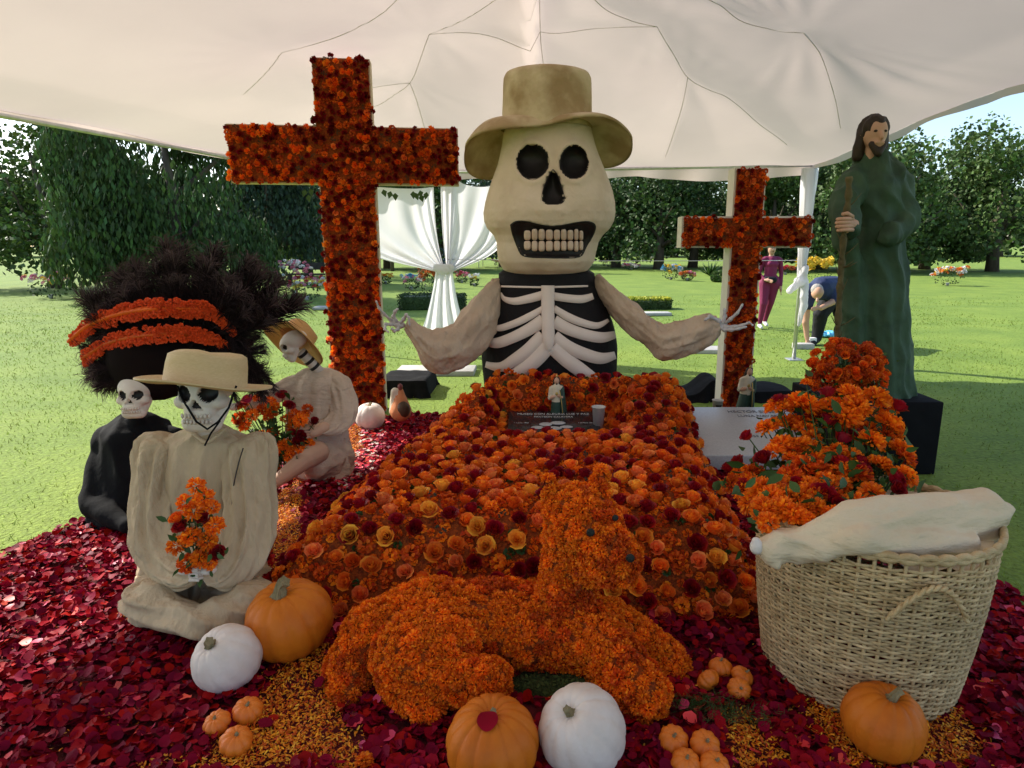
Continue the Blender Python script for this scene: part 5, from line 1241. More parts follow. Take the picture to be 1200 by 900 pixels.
for k in range(2):
    pts = []
    for f in np.linspace(0, 1, 40):
        a = -math.pi / 2 - .02 + (f - .5) * .62; zz_ = BH - .20 + .13 * math.sin(math.pi * f); rr = b1 + .022 + .012 * math.sin(math.pi * f) + .006 * math.cos(f * 40 + k * math.pi)
        pts.append((BX + rr * math.cos(a), BY + rr * math.sin(a), zz_ + .006 * math.sin(f * 40 + k * math.pi)))
    add('handle', *tube(pts, .0065, 8), WICK, bk)
V = []; F = []; n = 40
for j in range(13):
    for k in range(n):
        a_ = 2 * math.pi * k / n; r_ = (b1 - .02) * j / 12; x_, y_ = BX + r_ * math.cos(a_), BY + r_ * math.sin(a_); V.append((x_, y_, BH - .03 + .05 * nz((x_, y_, 0), 7) + .02 * nz((x_, y_, 0), 19)))
for j in range(12):
    for k in range(n): F.append((j * n + k, (j + 1) * n + k, (j + 1) * n + (k + 1) % n, j * n + (k + 1) % n))
o = add('folded_cloth', V, F, M('muslin', (.70, .58, .42), (.58, .46, .31), 4, .85, bump=.8, bscale=9, detail=6, stretch=(.7, 1, 2), bdist=.04)); tag(o, 'crumpled cream cloth filling the mouth of the wicker basket', 'cloth')
# rolled cloth on the rim: an empty sleeve with a papier-mache knuckle at its end
MUSL = M('muslin', (.70, .58, .42), (.58, .46, .31), 4, .85, bump=.8, bscale=9, detail=6, stretch=(.7, 1, 2), bdist=.04)
a = P(908, 643, 2.04); b = P(1010, 612, 2.02); c = P(1150, 606, 2.16)
V, F, mi = blob([('c', tuple(a), .052, tuple(b), .078), ('c', tuple(b), .078, tuple(c), .10), ('c', tuple(P(900, 644, 2.03)), .034, tuple(P(911, 662, 1.99)), .014), ('c', tuple(P(935, 648, 2.01)), .04, tuple(P(1010, 632, 1.94)), .045), ('c', tuple(P(1010, 632, 1.94)), .045, tuple(P(1130, 640, 2.02)), .05)], .009, 3, .010, (5, 5, 16), wr2=.002)
o = add('rolled_cloth', V, F, MUSL); tag(o, 'long rolled cream cloth lying over the rim of the wicker basket', 'cloth')
V, F, mi = blob([('e', tuple(P(887, 641, 2.03)), (.024, .024, .027), None), ('c', tuple(P(889, 640, 2.03)), .017, tuple(P(902, 644, 2.04)), .018), ('e', tuple(P(886, 634, 2.03)), (.015, .015, .014), None)], .005, 2)
o = add('bone_knob', V, F, M('white_plaster', (.72, .66, .62), (.62, .55, .5), 30, .6, bump=.2)); tag(o, 'white plaster knob tied at the end of the rolled cloth', 'knob')

# ================================================================== BOUQUETS
POTD = M('dark_pot', (.02, .018, .018), None, 5, .6)
def T_leaf(L=1, w=.25):
    V = [(-.0, 0, 0), (w, .35, .08), (w * .8, .7, .1), (0, 1, -.05), (-w * .8, .7, .1), (-w, .35, .08), (0, .35, -.03), (0, .7, 0)]
    return np.array(V) * L, np.array([(0, 1, 6, 6), (1, 2, 7, 6), (2, 3, 7, 7), (5, 6, 7, 4), (0, 6, 5, 5), (4, 7, 3, 3)])
def T_leaf():
    V = [(0, 0, 0), (.22, .3, .06), (.2, .65, .08), (0, 1, -.08), (-.2, .65, .08), (-.22, .3, .06), (0, .5, -.02)]
    return np.array(V, float), np.array([(0, 1, 2, 6), (6, 2, 3, 4), (0, 6, 4, 5)])
TL = T_leaf()
def bouquet(name, label, base, heads, leaves, lr, group=None, cat='bouquet', seed=0, lspread=.12, llen=.07, mats=(MARI,), stemr=.003):
    """base: where the stems meet; heads: (world point, kind, radius)"""
    t = thing(name, label, cat, base, group); R = random.Random(seed); base = Vector(base); items = []; st = []
    for p, kind, r_ in heads:
        p = Vector(p); d = (p - base).normalized(); d = (d + Vector((0, -.55, .25))).normalized()
        q = qnorm(jitter(d, .25), R.uniform(0, 6)); k = R.randrange(3)
        if kind == 'm': items.append(('marigold', 'marigold_%d' % k, MARG[k], (MARI if R.random() < .8 else MARID) if mats[0] is MARI else (MARID if R.random() < .6 else MARIX), p, q, r_))
        else: items.append(('rose', 'rose_%d' % k, ROSE[k], {'r': RED, 'o': DEEP, 'w': PINK, 'p': PKP}[kind], p, q, r_))
        mid = (p + base) / 2 + Vector((0, 0, -.03)); st.append(tube([base, mid, p], [stemr, stemr, stemr * .9], 5))
    flowers(t, items, 280); V, F = join(st); add('stems', V, F, LEAF, t)['kind'] = 'stuff'
    it = []
    for i in range(leaves):
        hp = Vector(heads[i % len(heads)][0]); f = R.uniform(.35, 1.0); p = base + (hp - base) * f + Vector((R.gauss(0, lr), R.gauss(0, lr), R.gauss(0, lr) - .01))
        it.append((TL, LEAF, p, Quaternion((R.gauss(0, 1), R.gauss(0, 1), R.gauss(0, 1), R.gauss(0, 1))).normalized(), llen * R.uniform(.5, 1.1)))
    merge('foliage', it, t); return t
# right bouquet behind the basket
H = []
for px, py, Y, k, r_ in [(912, 480, 2.7, 'm', 14), (939, 478, 2.7, 'm', 18), (975, 480, 2.7, 'm', 15), (995, 466, 2.75, 'm', 15), (990, 492, 2.6, 'm', 18), (1003, 480, 2.62, 'm', 16), (899, 504, 2.65, 'm', 12), (918, 524, 2.55, 'm', 14), (941, 524, 2.5, 'm', 12), (967, 539, 2.45, 'm', 12.5), (996, 538, 2.45, 'm', 13), (908, 532, 2.55, 'm', 12), (945, 550, 2.42, 'm', 17), (926, 560, 2.42, 'm', 14), (960, 552, 2.44, 'm', 12), (990, 556, 2.4, 'm', 15), (967, 566, 2.38, 'm', 13), (1004, 560, 2.38, 'm', 15),
        (868, 556, 2.6, 'm', 12), (884, 556, 2.55, 'm', 12), (858, 568, 2.6, 'm', 11), (876, 566, 2.55, 'm', 12), (856, 552, 2.65, 'r', 9), (890, 575, 2.5, 'm', 14), (905, 585, 2.45, 'm', 15), (915, 598, 2.4, 'm', 15), (935, 585, 2.4, 'm', 16), (930, 604, 2.36, 'm', 13), (895, 598, 2.45, 'm', 14), (948, 572, 2.4, 'm', 12), (880, 590, 2.52, 'm', 13), (955, 596, 2.36, 'm', 12), (900, 612, 2.4, 'm', 12), (870, 575, 2.55, 'm', 11),
        (878, 514, 2.62, 'r', 8.5), (868, 545, 2.6, 'r', 10), (897, 541, 2.55, 'r', 11), (970, 497, 2.6, 'r', 11), (914, 474, 2.72, 'r', 10), (970, 465, 2.75, 'r', 10), (963, 583, 2.36, 'r', 14), (980, 590, 2.35, 'r', 10),
        (945, 450, 2.75, 'm', 6.5), (1025, 470, 2.75, 'm', 16), (1040, 500, 2.6, 'm', 16), (1020, 520, 2.5, 'm', 15), (1030, 548, 2.42, 'm', 14), (1055, 530, 2.5, 'm', 14), (1020, 580, 2.36, 'm', 14), (1045, 565, 2.4, 'r', 12), (1060, 560, 2.42, 'm', 13), (1050, 480, 2.7, 'r', 10)]:
    p = P(px, py, min(Y + .1, 2.78 - max(0, py - 500) / 100 * .62 + (.12 if px < 890 else 0))); H.append((p, k, r_ * mpp(p) * 1.15))
RB = random.Random(31)
for i in range(95):
    px, py = RB.uniform(868, 1065), RB.uniform(472, 612)
    if not inpoly(px, py, [(912, 475), (935, 470), (1050, 455), (1075, 560), (1060, 585), (1015, 592), (950, 612), (880, 612), (858, 590), (866, 570), (900, 560), (925, 540), (895, 515)]): continue
    p = P(px, py, 2.84 - max(0, py - 490) / 100 * .62 + (.12 if px < 890 else 0)); H.append((p, 'm' if RB.random() < .85 else 'r', RB.uniform(10, 15) * mpp(p)))
bouquet('bouquet', 'big loose bouquet of marigolds and dark red roses filling the wicker basket', P(985, 640, 2.3), H, 1000, .055, None, 'bouquet', 1, llen=.075)
# potted orange flowers at the right
H = []; R = random.Random(4)
for i in range(150):
    a = R.uniform(0, 6.28); q = math.sqrt(R.random()); px = 993 + math.cos(a) * q * 44; py = 436 + math.sin(a) * q * 36; Y = 4.3 - .25 * math.sqrt(max(0, 1 - q * q)) + R.uniform(-.05, .05)
    p = P(px, py, Y); H.append((p, 'm' if R.random() < .55 else 'o', R.uniform(5.5, 8) * mpp(p)))
for px, py in [(949, 440), (961, 438), (951, 425)]: p = P(px, py, 4.2); H.append((p, 'm', 6 * mpp(p)))
bs = P(992, 470, 4.3); bouquet('potted_flowers', 'round pot of small orange flowers in front of the green robed statue', bs, H, 420, .04, None, 'potted plant', 2, llen=.05, mats=(MARID,))
pz_ = bs.z; o = add('flower_pot', *lathe([(0, 0), (.14, 0), (.19, pz_ * .98), (.20, pz_), (.17, pz_), (.15, pz_ * .9), (0, pz_ * .9)], 24, (bs.x, bs.y, 0)), POTD); tag(o, 'black tub holding the round mass of small orange flowers', 'pot')
# ================================================================== FIGURES
PLAST = M('skull_plaster', (.70, .62, .54), (.60, .51, .43), 9, .65, bump=.2, bscale=30)
SHIRT = M('beige_muslin', (.52, .40, .26), (.43, .32, .20), 6, .85, bump=.9, bscale=5, detail=6, stretch=(2.2, 2.2, .7), bdist=.05)
SHIRT2 = M('pink_beige_cotton', (.58, .44, .33), (.48, .35, .25), 6, .85, bump=.9, bscale=9, detail=6, stretch=(1, 1, 2), bdist=.04)
STRAW = M('straw_light', (.62, .47, .27), (.50, .36, .18), 60, .6, bump=.35, bscale=120, stretch=(1, 1, 9)); STRAWO = M('straw_orange', (.60, .33, .12), (.50, .25, .08), 50, .6, bump=.3, bscale=110, stretch=(1, 1, 6))
def rotm(yaw=0, pitch=0, roll=0): return Matrix.Rotation(yaw, 3, 'Z') @ Matrix.Rotation(pitch, 3, 'X') @ Matrix.Rotation(roll, 3, 'Y')
def small_skull(c, s, R, parent, vox=.0045):
    c = Vector(c)
    def w(x, y, z): return tuple(c + R @ Vector((x * s, y * s, z * s)))
    E = lambda x, y, z, r_: ('e', w(x, y, z), tuple(q * s for q in r_), R)
    V, F, mi = blob([E(0, .14, .24, (.66, .74, .52)), E(0, -.28, .02, (.50, .46, .58)), E(.40, -.34, -.14, (.20, .24, .17)), E(-.40, -.34, -.14, (.20, .24, .17)), ('c', w(-.22, -.42, -.62), .24 * s, w(.22, -.42, -.62), .24 * s),
        ('c', w(-.42, -.02, -.25), .14 * s, w(-.26, -.36, -.66), .16 * s), ('c', w(.42, -.02, -.25), .14 * s, w(.26, -.36, -.66), .16 * s), E(0, -.5, -.34, (.34, .26, .26))], vox, 3)
    Ri = np.array(R); L = ((V - np.array(c)) @ Ri) / s
    tag_ = np.zeros(len(V), int)
    for i, (ex, ez, ea, eb) in enumerate(((.26, .10, .185, .20), (-.26, .10, .185, .20))):
        q = np.hypot((L[:, 0] - ex) / ea, (L[:, 2] - ez) / eb); k = (q < 1) & (L[:, 1] < -.1); L[k, 1] += .26 * (1 - q[k] ** 3) ** .6; tag_[k] = 1
    nb = (L[:, 1] < -.2) & (L[:, 2] < -.02) & (L[:, 2] > -.24) & (np.abs(L[:, 0]) < .13 * (1 - (L[:, 2] + .24) / .24) + .02); L[nb, 1] += .13; tag_[nb] = 2
    V = (L * s) @ Ri.T + np.array(c); g_ = {0: [], 1: [], 2: []}
    for f in F:
        t_ = [tag_[i] for i in f]; g_[max(t_) if min(t_) > 0 else 0].append(f)
    def sub(fs):
        u = sorted({i for f in fs for i in f}); mp_ = {i: k for k, i in enumerate(u)}; return V[u], [tuple(mp_[i] for i in f) for f in fs]
    sk_ = add('skull', *sub(g_[0]), PLAST, parent)
    for side in (1, -1):
        fs = [f for f in g_[1] if L[f[0], 0] * side > 0]
        if fs: add('eye_socket', *sub(fs), BLKP, sk_)
    if g_[2]: add('nose_cavity', *sub(g_[2]), BLKP, sk_)
    for row, z in ((0, -.38), (1, -.53)):
        for i in range(8):
            x = (i - 3.5) * .085; y = -.775 + .5 * x * x + (.05 if row else 0) - (.0 if row else .0)
            V2, F2 = ico(w(x, y + .03, z), (.036 * s, .05 * s, .066 * s), 1, R); add('tooth', V2, F2, PLAST, sk_)
    return sk_
def straw_hat(c, Rb, rc, h, R, mat, parent, curl=.04):
    rg = np.linspace; prof_ = [(0, h), (rc * .5, h * 1.01), (rc * .8, h * .99), (rc * .93, h * .9), (rc * .97, h * .6), (rc * 1.0, .0)] + [(rc + (Rb - rc) * f, curl * f * f - .01 * f) for f in rg(.08, 1, 9)] + [(Rb, curl - .016)] + [(rc + (Rb - rc) * f, curl * f * f - .01 * f - .007) for f in rg(1, .0, 9)] + [(rc * .97, h * .55), (rc * .9, h * .88), (0, h * .95)]
    V, F = lathe(prof_, 56); V = V + np.array([[0, 0, .006 * math.sin(3 * math.atan2(v[1], v[0]))] for v in V])
    return add('straw_hat', xf(V, R, c), F, mat, parent)
# ---- seated skeleton at the left edge
S1 = thing('seated_skeleton', 'seated beige skeleton in straw hat with marigolds on its lap, left front', 'skeleton figure', (P(240, 700, 2.75).x, 2.75, 0))
hc = P(243, 459, 2.80); s1 = 50 * mpp(hc)
small_skull(hc, s1, rotm(.06, .04, .02), S1)
hcc = P(241, 450, 2.79); straw_hat(hcc, 73 * mpp(hcc), 45 * mpp(hcc), .140, rotm(0, -.20, .10), STRAW, S1, .02)
def pc_(px1, py1, Y1, r1, px2, py2, Y2, r2, m=0): a, b = P(px1, py1, Y1), P(px2, py2, Y2); return ('c', tuple(a), r1 * mpp(a), tuple(b), r2 * mpp(b), m)
add('neck', *tube([P(243, 490, 2.84), P(241, 520, 2.88)], .06, 12), PLAST, S1)
loft('shirt', [((222, 500), (262, 500), 2.88, .07), ((206, 508), (276, 508), 2.88, .09), ((186, 516), (294, 516), 2.88, .12), ((180, 545), (300, 545), 2.87, .16), ((178, 590), (302, 590), 2.86, .17), ((176, 640), (304, 640), 2.84, .19), ((172, 675), (308, 675), 2.82, .22), ((176, 704), (304, 704), 2.80, .20)], SHIRT, S1, n=170, k=10, wr=.010, lg=.17)
for sd in (1, -1):
    X_ = lambda x: 240 + sd * (x - 240)
    loft('sleeve', [((X_(262), 522), (X_(300), 506), 2.86, .06), ((X_(263), 532), (X_(314), 513), 2.84, .09), ((X_(264), 550), (X_(319), 538), 2.81, .105), ((X_(268), 578), (X_(320), 575), 2.77, .105), ((X_(268), 602), (X_(320), 612), 2.72, .11), ((X_(262), 624), (X_(315), 645), 2.66, .11), ((X_(254), 640), (X_(298), 674), 2.58, .10), ((X_(247), 650), (X_(272), 688), 2.51, .08), ((X_(240), 656), (X_(250), 684), 2.46, .055)], SHIRT, S1, n=110, k=11, wr=.03, lg=.24)
V, F, mi = blob([pc_(262, 700, 2.8, 40, 300, 706, 2.5, 26), pc_(300, 706, 2.5, 26, 238, 728, 2.38, 20), pc_(218, 700, 2.8, 40, 170, 706, 2.5, 26), pc_(170, 706, 2.5, 26, 236, 733, 2.36, 20), pc_(200, 700, 2.75, 44, 285, 700, 2.75, 44)], .010, 2, .008, (4, 4, 8), wr2=.003, ws2=18, fold=(.013, (9, 14, 46), 3))
V[:, 2] = np.maximum(V[:, 2], .012)
add('trousers', V, F, SHIRT, S1)
V, F = join([tube([P(277, 452, 2.70), P(268, 478, 2.68), P(256, 494, 2.64), P(243, 503, 2.64), P(230, 494, 2.64), P(214, 468, 2.68), P(208, 452, 2.7)], .0045, 6), tube([P(258, 493, 2.64), P(247, 508, 2.62), P(240, 522, 2.64)], .004, 6)]); add('chin_strap', V, F, BLACKC, S1)
V, F = tube(catmull([P(285, 525, 2.73), P(279, 545, 2.70), P(273, 575, 2.68), P(272, 610, 2.68)], 5), .003, 5); add('seam', V, F, DW, S1)
add('collar', *tube(catmull([P(222, 503, 2.80), P(232, 512, 2.77), P(243, 518, 2.76), P(254, 511, 2.77), P(264, 502, 2.80)], 5), .012, 8, .6), SHIRT, S1)
for sx, hx in ((1, 236), (-1, 226)):
    hp = P(hx + sx * 8, 668, 2.42); V, F = join([ico(hp, (.035, .03, .018), 2)]); hnd = add('hand', V, F, PLAST, S1)
    for k in range(5):
        a = Vector(hp) + Vector((-sx * .02, -.01, .012 * (k - 2))); b_ = a + Vector((-sx * .045, -.02, -.006 + .006 * (k % 2))); V, F = tube([a, (a + b_) / 2 + Vector((0, -.01, 0)), b_], [.009, .008, .006], 7); add('finger', V, F, PLAST, hnd)
H = []
for px, py, k, r_ in [(240, 575, 'm', 13), (248, 585, 'm', 10), (238, 600, 'r', 10), (252, 607, 'm', 12), (243, 625, 'm', 12), (256, 638, 'r', 11), (235, 645, 'm', 12), (228, 590, 'm', 13), (218, 580, 'm', 11), (215, 610, 'r', 11), (225, 620, 'm', 13), (208, 630, 'm', 12), (220, 650, 'm', 12), (245, 650, 'm', 9), (210, 600, 'o', 10), (230, 560, 'm', 11)]:
    p = P(px, py + 10, 2.40); H.append((p, k, r_ * mpp(p)))
bouquet('bouquet', 'marigolds and red roses held on the lap of the seated figure at the left edge', P(230, 662, 2.44), H, 70, .03, None, 'bouquet', 5, llen=.05)

# ---- reclining skeleton with the bouquet
S2 = thing('seated_skeleton', 'skeleton figure in profile with tilted straw hat, seated by the large cross holding a bouquet', 'skeleton figure', (P(370, 560, 4.45).x, 4.45, 0))
hc = P(344, 404, 4.40); s2 = 21 * mpp(hc)
small_skull(hc, s2, rotm(-1.0, .34, 0), S2, .005)
def basis_z(n):
    q = Vector((0, 0, 1)).rotation_difference(Vector(n).normalized()); return q.to_matrix()
hcc = P(347, 397, 4.50); straw_hat(hcc, 40 * mpp(hcc), 20 * mpp(hcc), .10, basis_z((.40, .66, .62)), STRAWO, S2, -.03)
a, b = P(352, 412, 4.44), P(375, 436, 4.50); V, F = tube([a, b], .036, 14); nk = add('neck', V, F, PLAST, S2)
for f in (.12, .45, .72):
    c = a.lerp(b, f); d = (b - a).normalized(); add('black_band', *tube([c - d * .011, c + d * .011], .0385, 14), BLKP, nk)
loft('shirt', [((356, 432), (388, 432), 4.53, .05), ((346, 440), (398, 438), 4.51, .08), ((338, 450), (402, 448), 4.5, .11), ((337, 480), (402, 480), 4.48, .13), ((338, 515), (406, 515), 4.46, .15), ((342, 545), (412, 543), 4.44, .17), ((350, 560), (412, 556), 4.42, .15)], SHIRT2, S2, n=110, k=9, wr=.012, lg=.16)
loft('sleeve', [((350, 438), (352, 458), 4.5, .06), ((336, 443), (338, 466), 4.48, .07), ((318, 452), (320, 474), 4.44, .065), ((300, 460), (302, 480), 4.38, .06), ((288, 467), (290, 482), 4.34, .05)], SHIRT2, S2, n=60, k=9, wr=.03, lg=.14)
loft('sleeve', [((380, 446), (396, 436), 4.50, .05), ((382, 456), (408, 444), 4.49, .07), ((386, 470), (415, 464), 4.46, .075), ((387, 482), (417, 484), 4.41, .075), ((380, 491), (409, 501), 4.35, .07), ((373, 496), (391, 510), 4.29, .055), ((370, 498), (378, 509), 4.26, .04)], SHIRT2, S2, n=80, k=9, wr=.035, lg=.14)
V, F, mi = blob([pc_(382, 538, 4.42, 27, 372, 545, 4.25, 17), pc_(398, 535, 4.45, 18, 372, 552, 4.3, 14)], .012, 3, .008, (9, 9, 9)); V[:, 2] = np.maximum(V[:, 2], .012); add('skirt', V, F, SHIRT2, S2)
SKP = M('painted_flesh', (.58, .36, .24), (.50, .29, .18), 8, .6)
V, F, mi = blob([pc_(372, 530, 4.22, 14, 360, 536, 4.12, 14), pc_(360, 536, 4.12, 13, 340, 552, 4.03, 10), pc_(340, 552, 4.03, 10, 316, 570, 3.95, 6.5), pc_(316, 570, 3.95, 6, 303, 577, 3.9, 6)], .009, 3); add('leg', V, F, SKP, S2)
hp = P(368, 505, 4.22); V, F, mi = blob([pc_(380, 501, 4.27, 7, 366, 507, 4.20, 6.5)], .006, 2); hnd = add('hand', V, F, SKP, S2)
for k in range(4):
    a = P(366, 502 + k * 3.2, 4.19); b = P(350 + k * 1.5, 503 + k * 3.4, 4.15); V, F = tube([a, a.lerp(b, .5) + Vector((0, -.012, .002)), b], [.0105, .0095, .007], 8); add('finger', V, F, SKP, hnd)
a = P(368, 499, 4.2); V, F = tube([a, P(360, 495, 4.17), P(354, 495, 4.15)], [.011, .010, .008], 8); add('thumb', V, F, SKP, hnd)
H = []
for px, py, k, r_ in [(292, 471, 'p', 8), (283, 478, 'r', 8), (275, 480, 'w', 7), (281, 491, 'm', 9), (296, 488, 'm', 9), (288, 501, 'm', 8), (318, 488, 'm', 10), (317, 471, 'm', 7), (331, 466, 'r', 8), (338, 478, 'r', 8), (322, 478, 'm', 7), (345, 487, 'm', 8), (352, 493, 'm', 9), (343, 501, 'm', 9), (320, 510, 'm', 9), (368, 496, 'r', 7), (352, 512, 'r', 8), (349, 520, 'r', 8), (334, 522, 'm', 9), (324, 530, 'm', 8), (340, 535, 'm', 8), (316, 540, 'm', 8), (362, 520, 'm', 7), (322, 548, 'm', 8), (360, 480, 'm', 7), (335, 492, 'm', 7), (306, 512, 'm', 8), (300, 525, 'm', 8), (296, 540, 'm', 8)]:
    p = P(px, py, 4.12 + rnd.uniform(-.05, .05)); H.append((p, k, r_ * mpp(p)))
RB = random.Random(8)
for i in range(46):
    px, py = RB.uniform(276, 366), RB.uniform(466, 588)
    if not inpoly(px, py, [(278, 470), (330, 464), (362, 480), (366, 520), (350, 545), (330, 588), (314, 588), (312, 550), (318, 520), (280, 500)]): continue
    p = P(px, py, 4.12 - (py - 500) * .001); H.append((p, 'm' if RB.random() < .8 else 'r', RB.uniform(6, 9) * mpp(p)))
bouquet('bouquet', 'mixed bouquet of orange marigolds and red roses held by the skeleton in profile', P(330, 540, 4.18), H, 300, .045, None, 'bouquet', 6, llen=.065)

# ---- figure with the feather headdress
S3 = thing('headdress_skeleton', 'dark robed skeleton with huge dark feather headdress and orange flower bands', 'skeleton figure', (P(205, 560, 3.75).x, 3.75, 0))
hc = P(160, 462, 3.62); small_skull(hc, 30 * mpp(hc), rotm(.15, .05, 0), S3, .008)
V, F, mi = blob([pc_(130, 520, 3.8, 22, 196, 520, 3.8, 22), pc_(163, 520, 3.8, 40, 163, 600, 3.75, 50), pc_(163, 600, 3.75, 50, 163, 640, 3.7, 58), pc_(128, 525, 3.8, 18, 110, 590, 3.6, 15), pc_(110, 590, 3.6, 15, 150, 615, 3.4, 11), pc_(160, 490, 3.7, 10, 162, 510, 3.78, 20)], .016, 3, .012, (6, 6, 4)); V[:, 2] = np.maximum(V[:, 2], .012)
add('robe', V, F, BLACKC, S3)
CAPB = M('headdress_base', (.010, .006, .006), None, 10, .95, spec=.05)
hb_ = P(208, 428, 3.72); V, F = ico(hb_ + Vector((-.14, 0, .03)), (.26, .16, .24), 3); add('cap', V, F, CAPB, S3)
for pts_, w_, lab in (([(85, 400), (110, 380), (150, 366), (195, 361), (235, 363), (256, 372), (274, 390)], 10, 1), ([(100, 420), (130, 402), (170, 393), (215, 391), (245, 396), (266, 406)], 9, 2)):
    cc_ = catmull(pts_, 10); it = []; bp = []
    for i, q in enumerate(cc_):
        f = i / len(cc_); ww = w_ * (1 - max(0, f - .6) / .4 * .75); bp.append((P(q[0], q[1], 3.52 + .2 * abs(q[0] - 185) / 90), ww * .75))
        for k in range(6):
            o_ = rnd.uniform(-1, 1); p = P(q[0] + rnd.uniform(-2, 2), q[1] + o_ * ww, 3.50 + .2 * abs(q[0] - 185) / 90); it.append((LMARG[k % 2], M('bright_orange_red', (.80, .10, .015), (.66, .06, .01), 5, .6, isl=.2), p, qnorm(jitter((0, -1, .3), .4), rnd.uniform(0, 6)), .018))
    bd = add('flower_band', *tube([b_[0] for b_ in bp], [b_[1] * mpp(b_[0]) for b_ in bp], 8, .5), MARID, S3); merge('blossoms', it, bd)
FEA = M('dark_feather', (.022, .010, .011), (.008, .004, .005), 4, .75, isl=.5, spec=.2, trans=.1); FEAT = M('feather_tip', (.11, .07, .07), (.04, .022, .024), 4, .8, isl=.4, trans=.2)
def T_feather(seed, nb=300):
    r = random.Random(seed); V = []; F = []; sp = [Vector((.10 * math.sin(2.2 * t) * t, .05 * t * t, t)) for t in np.linspace(0, 1, 30)]
    a, b = tube(sp, [.012 * (1 - .8 * i / 29) for i in range(30)], 3, cap=False); V += [tuple(v) for v in a]; F += [tuple(f) for f in b]
    for i in range(nb):
        t = .08 + .92 * (i / nb) ** .8; k = min(28, int(t * 29)); p = sp[k].lerp(sp[k + 1], t * 29 - k) if t < 1 else sp[29]
        side = 1 if i % 2 else -1; an = r.gauss(0, .9); L = (.40 * math.sin(math.pi * min(1, t * .92 + .04)) ** .6 + .05) * r.uniform(.35, 1.25)
        d = Vector((side * math.cos(an) * .42, math.sin(an) * .4, .95 + r.uniform(-.35, .3))).normalized(); w = Vector((-d.z, 0, d.x)).normalized() * .0036 if r.random() < .6 else Vector((0, .0036, 0))
        o = len(V); m_ = p + d * L * .55; e = p + d * L + Vector((side * .05, 0, -.30 * L)); V += [tuple(p - w), tuple(p + w), tuple(m_ + w * 1.2), tuple(m_ - w * 1.2), tuple(e + w * .15), tuple(e - w * .15)]
        F += [(o, o + 1, o + 2, o + 3), (o + 3, o + 2, o + 4, o + 5)]
    return np.array(V), F
FT = []
for s in range(4):
    Vf, Ff = T_feather(s); mi = [1 if (np.mean([Vf[i][2] for i in f]) > .95) else 0 for f in Ff]; FT.append(mk('feather_%d' % s, Vf, Ff, [FEA, FEAT], mi))
R = random.Random(12); nF = 84
for i in range(nF):
    layer = i % 3; f = (i // 3) / (nF // 3 - 1); an = math.radians(-112 + 214 * f + R.uniform(-7, 7)); L = (.60, .52, .42)[layer] * R.uniform(.9, 1.08) * (1.14 if .45 < an < 1.12 else (1.0 if abs(an) < 1.12 else (.62 if an > 0 else .85)))
    d = Vector((math.sin(an), .10 + R.uniform(-.12, .12) + .10 * (1 - layer), math.cos(an) * 1.0 + .02)).normalized(); b_ = hb_ + Vector((.10 * math.sin(an), .06 - .05 * layer, .07 * math.cos(an)))
    q = Vector((0, 0, 1)).rotation_difference(d) @ Quaternion((0, 0, 1), R.uniform(-.7, .7) + (math.pi if an > 0 else 0) * 0)
    put('feather', FT[R.randrange(4)], S3, b_, q, L)
for i in range(16):
    x = 258 + R.uniform(-10, 30); y = 395 + R.uniform(-5, 18); d = Vector((.35 + R.uniform(-.15, .35), -.1, -.9)).normalized(); put('feather', FT[i % 4], S3, P(x, y, 3.66), Vector((0, 0, 1)).rotation_difference(d) @ Quaternion((0, 0, 1), R.uniform(0, 6)), R.uniform(.2, .34))

# ---- green robed statue with a staff
ROBE = M('green_robe', (.045, .085, .045), (.02, .04, .025), 7, .7, bump=.5, bscale=14, c3=(.035, .07, .035))
S4 = thing('robed_statue', 'life-size green robed statue holding a rough wooden staff, at the right behind the potted flowers', 'statue', (P(1022, 400, 4.75).x, 4.75, 0))
add('plinth', *box((P(1022, 400, 4.75).x, 4.8, .27), (.8, .7, .54), 0, .01), BLACKC, S4)
V, F, mi = blob([pc_(1024, 470, 4.8, 44, 1024, 300, 4.8, 34), pc_(1024, 300, 4.8, 34, 1024, 225, 4.8, 30), pc_(1005, 207, 4.8, 17, 1048, 207, 4.8, 17), pc_(1002, 212, 4.78, 17, 988, 245, 4.62, 17), pc_(988, 245, 4.62, 17, 996, 268, 4.48, 13), pc_(996, 285, 4.62, 10, 1000, 330, 4.68, 14), pc_(1000, 330, 4.68, 16, 998, 400, 4.66, 16), pc_(1052, 215, 4.8, 16, 1062, 260, 4.7, 15), pc_(1062, 260, 4.7, 15, 1040, 280, 4.5, 12), pc_(1024, 190, 4.82, 20, 1024, 215, 4.8, 26),
    pc_(985, 250, 4.64, 8, 990, 282, 4.60, 12)], .013, 2, .010, (9, 9, 2.2), wr2=.004, ws2=16, fold=(.020, (17, 13, 2.0), 2.5))
add('robe', V, F, ROBE, S4)
hc = P(1024, 160, 4.78); s_ = mpp(hc)
def hw(x, y, z): return tuple(hc + Vector((x, y, z)) * s_)
V, F, mi = blob([('e', hw(0, 0, 4), (14 * s_, 16 * s_, 18 * s_), None, 0), ('c', hw(0, -9, -10), 8 * s_, hw(0, -4, -4), 11 * s_, 0), ('c', hw(0, -17, 2), 2 * s_, hw(0, -19.5, -4), 2.6 * s_, 0), ('c', hw(0, 0, -10), 8 * s_, hw(0, 2, -28), 9 * s_, 0), ('c', hw(-4, -16, -9), 1.8 * s_, hw(4, -16, -9), 1.8 * s_, 0), ('e', hw(14, 2, 1), (2.5 * s_, 3.5 * s_, 5 * s_), None, 0), ('e', hw(-14, 2, 1), (2.5 * s_, 3.5 * s_, 5 * s_), None, 0)], .008, 2); hd = add('head', V, F, SKIN, S4)
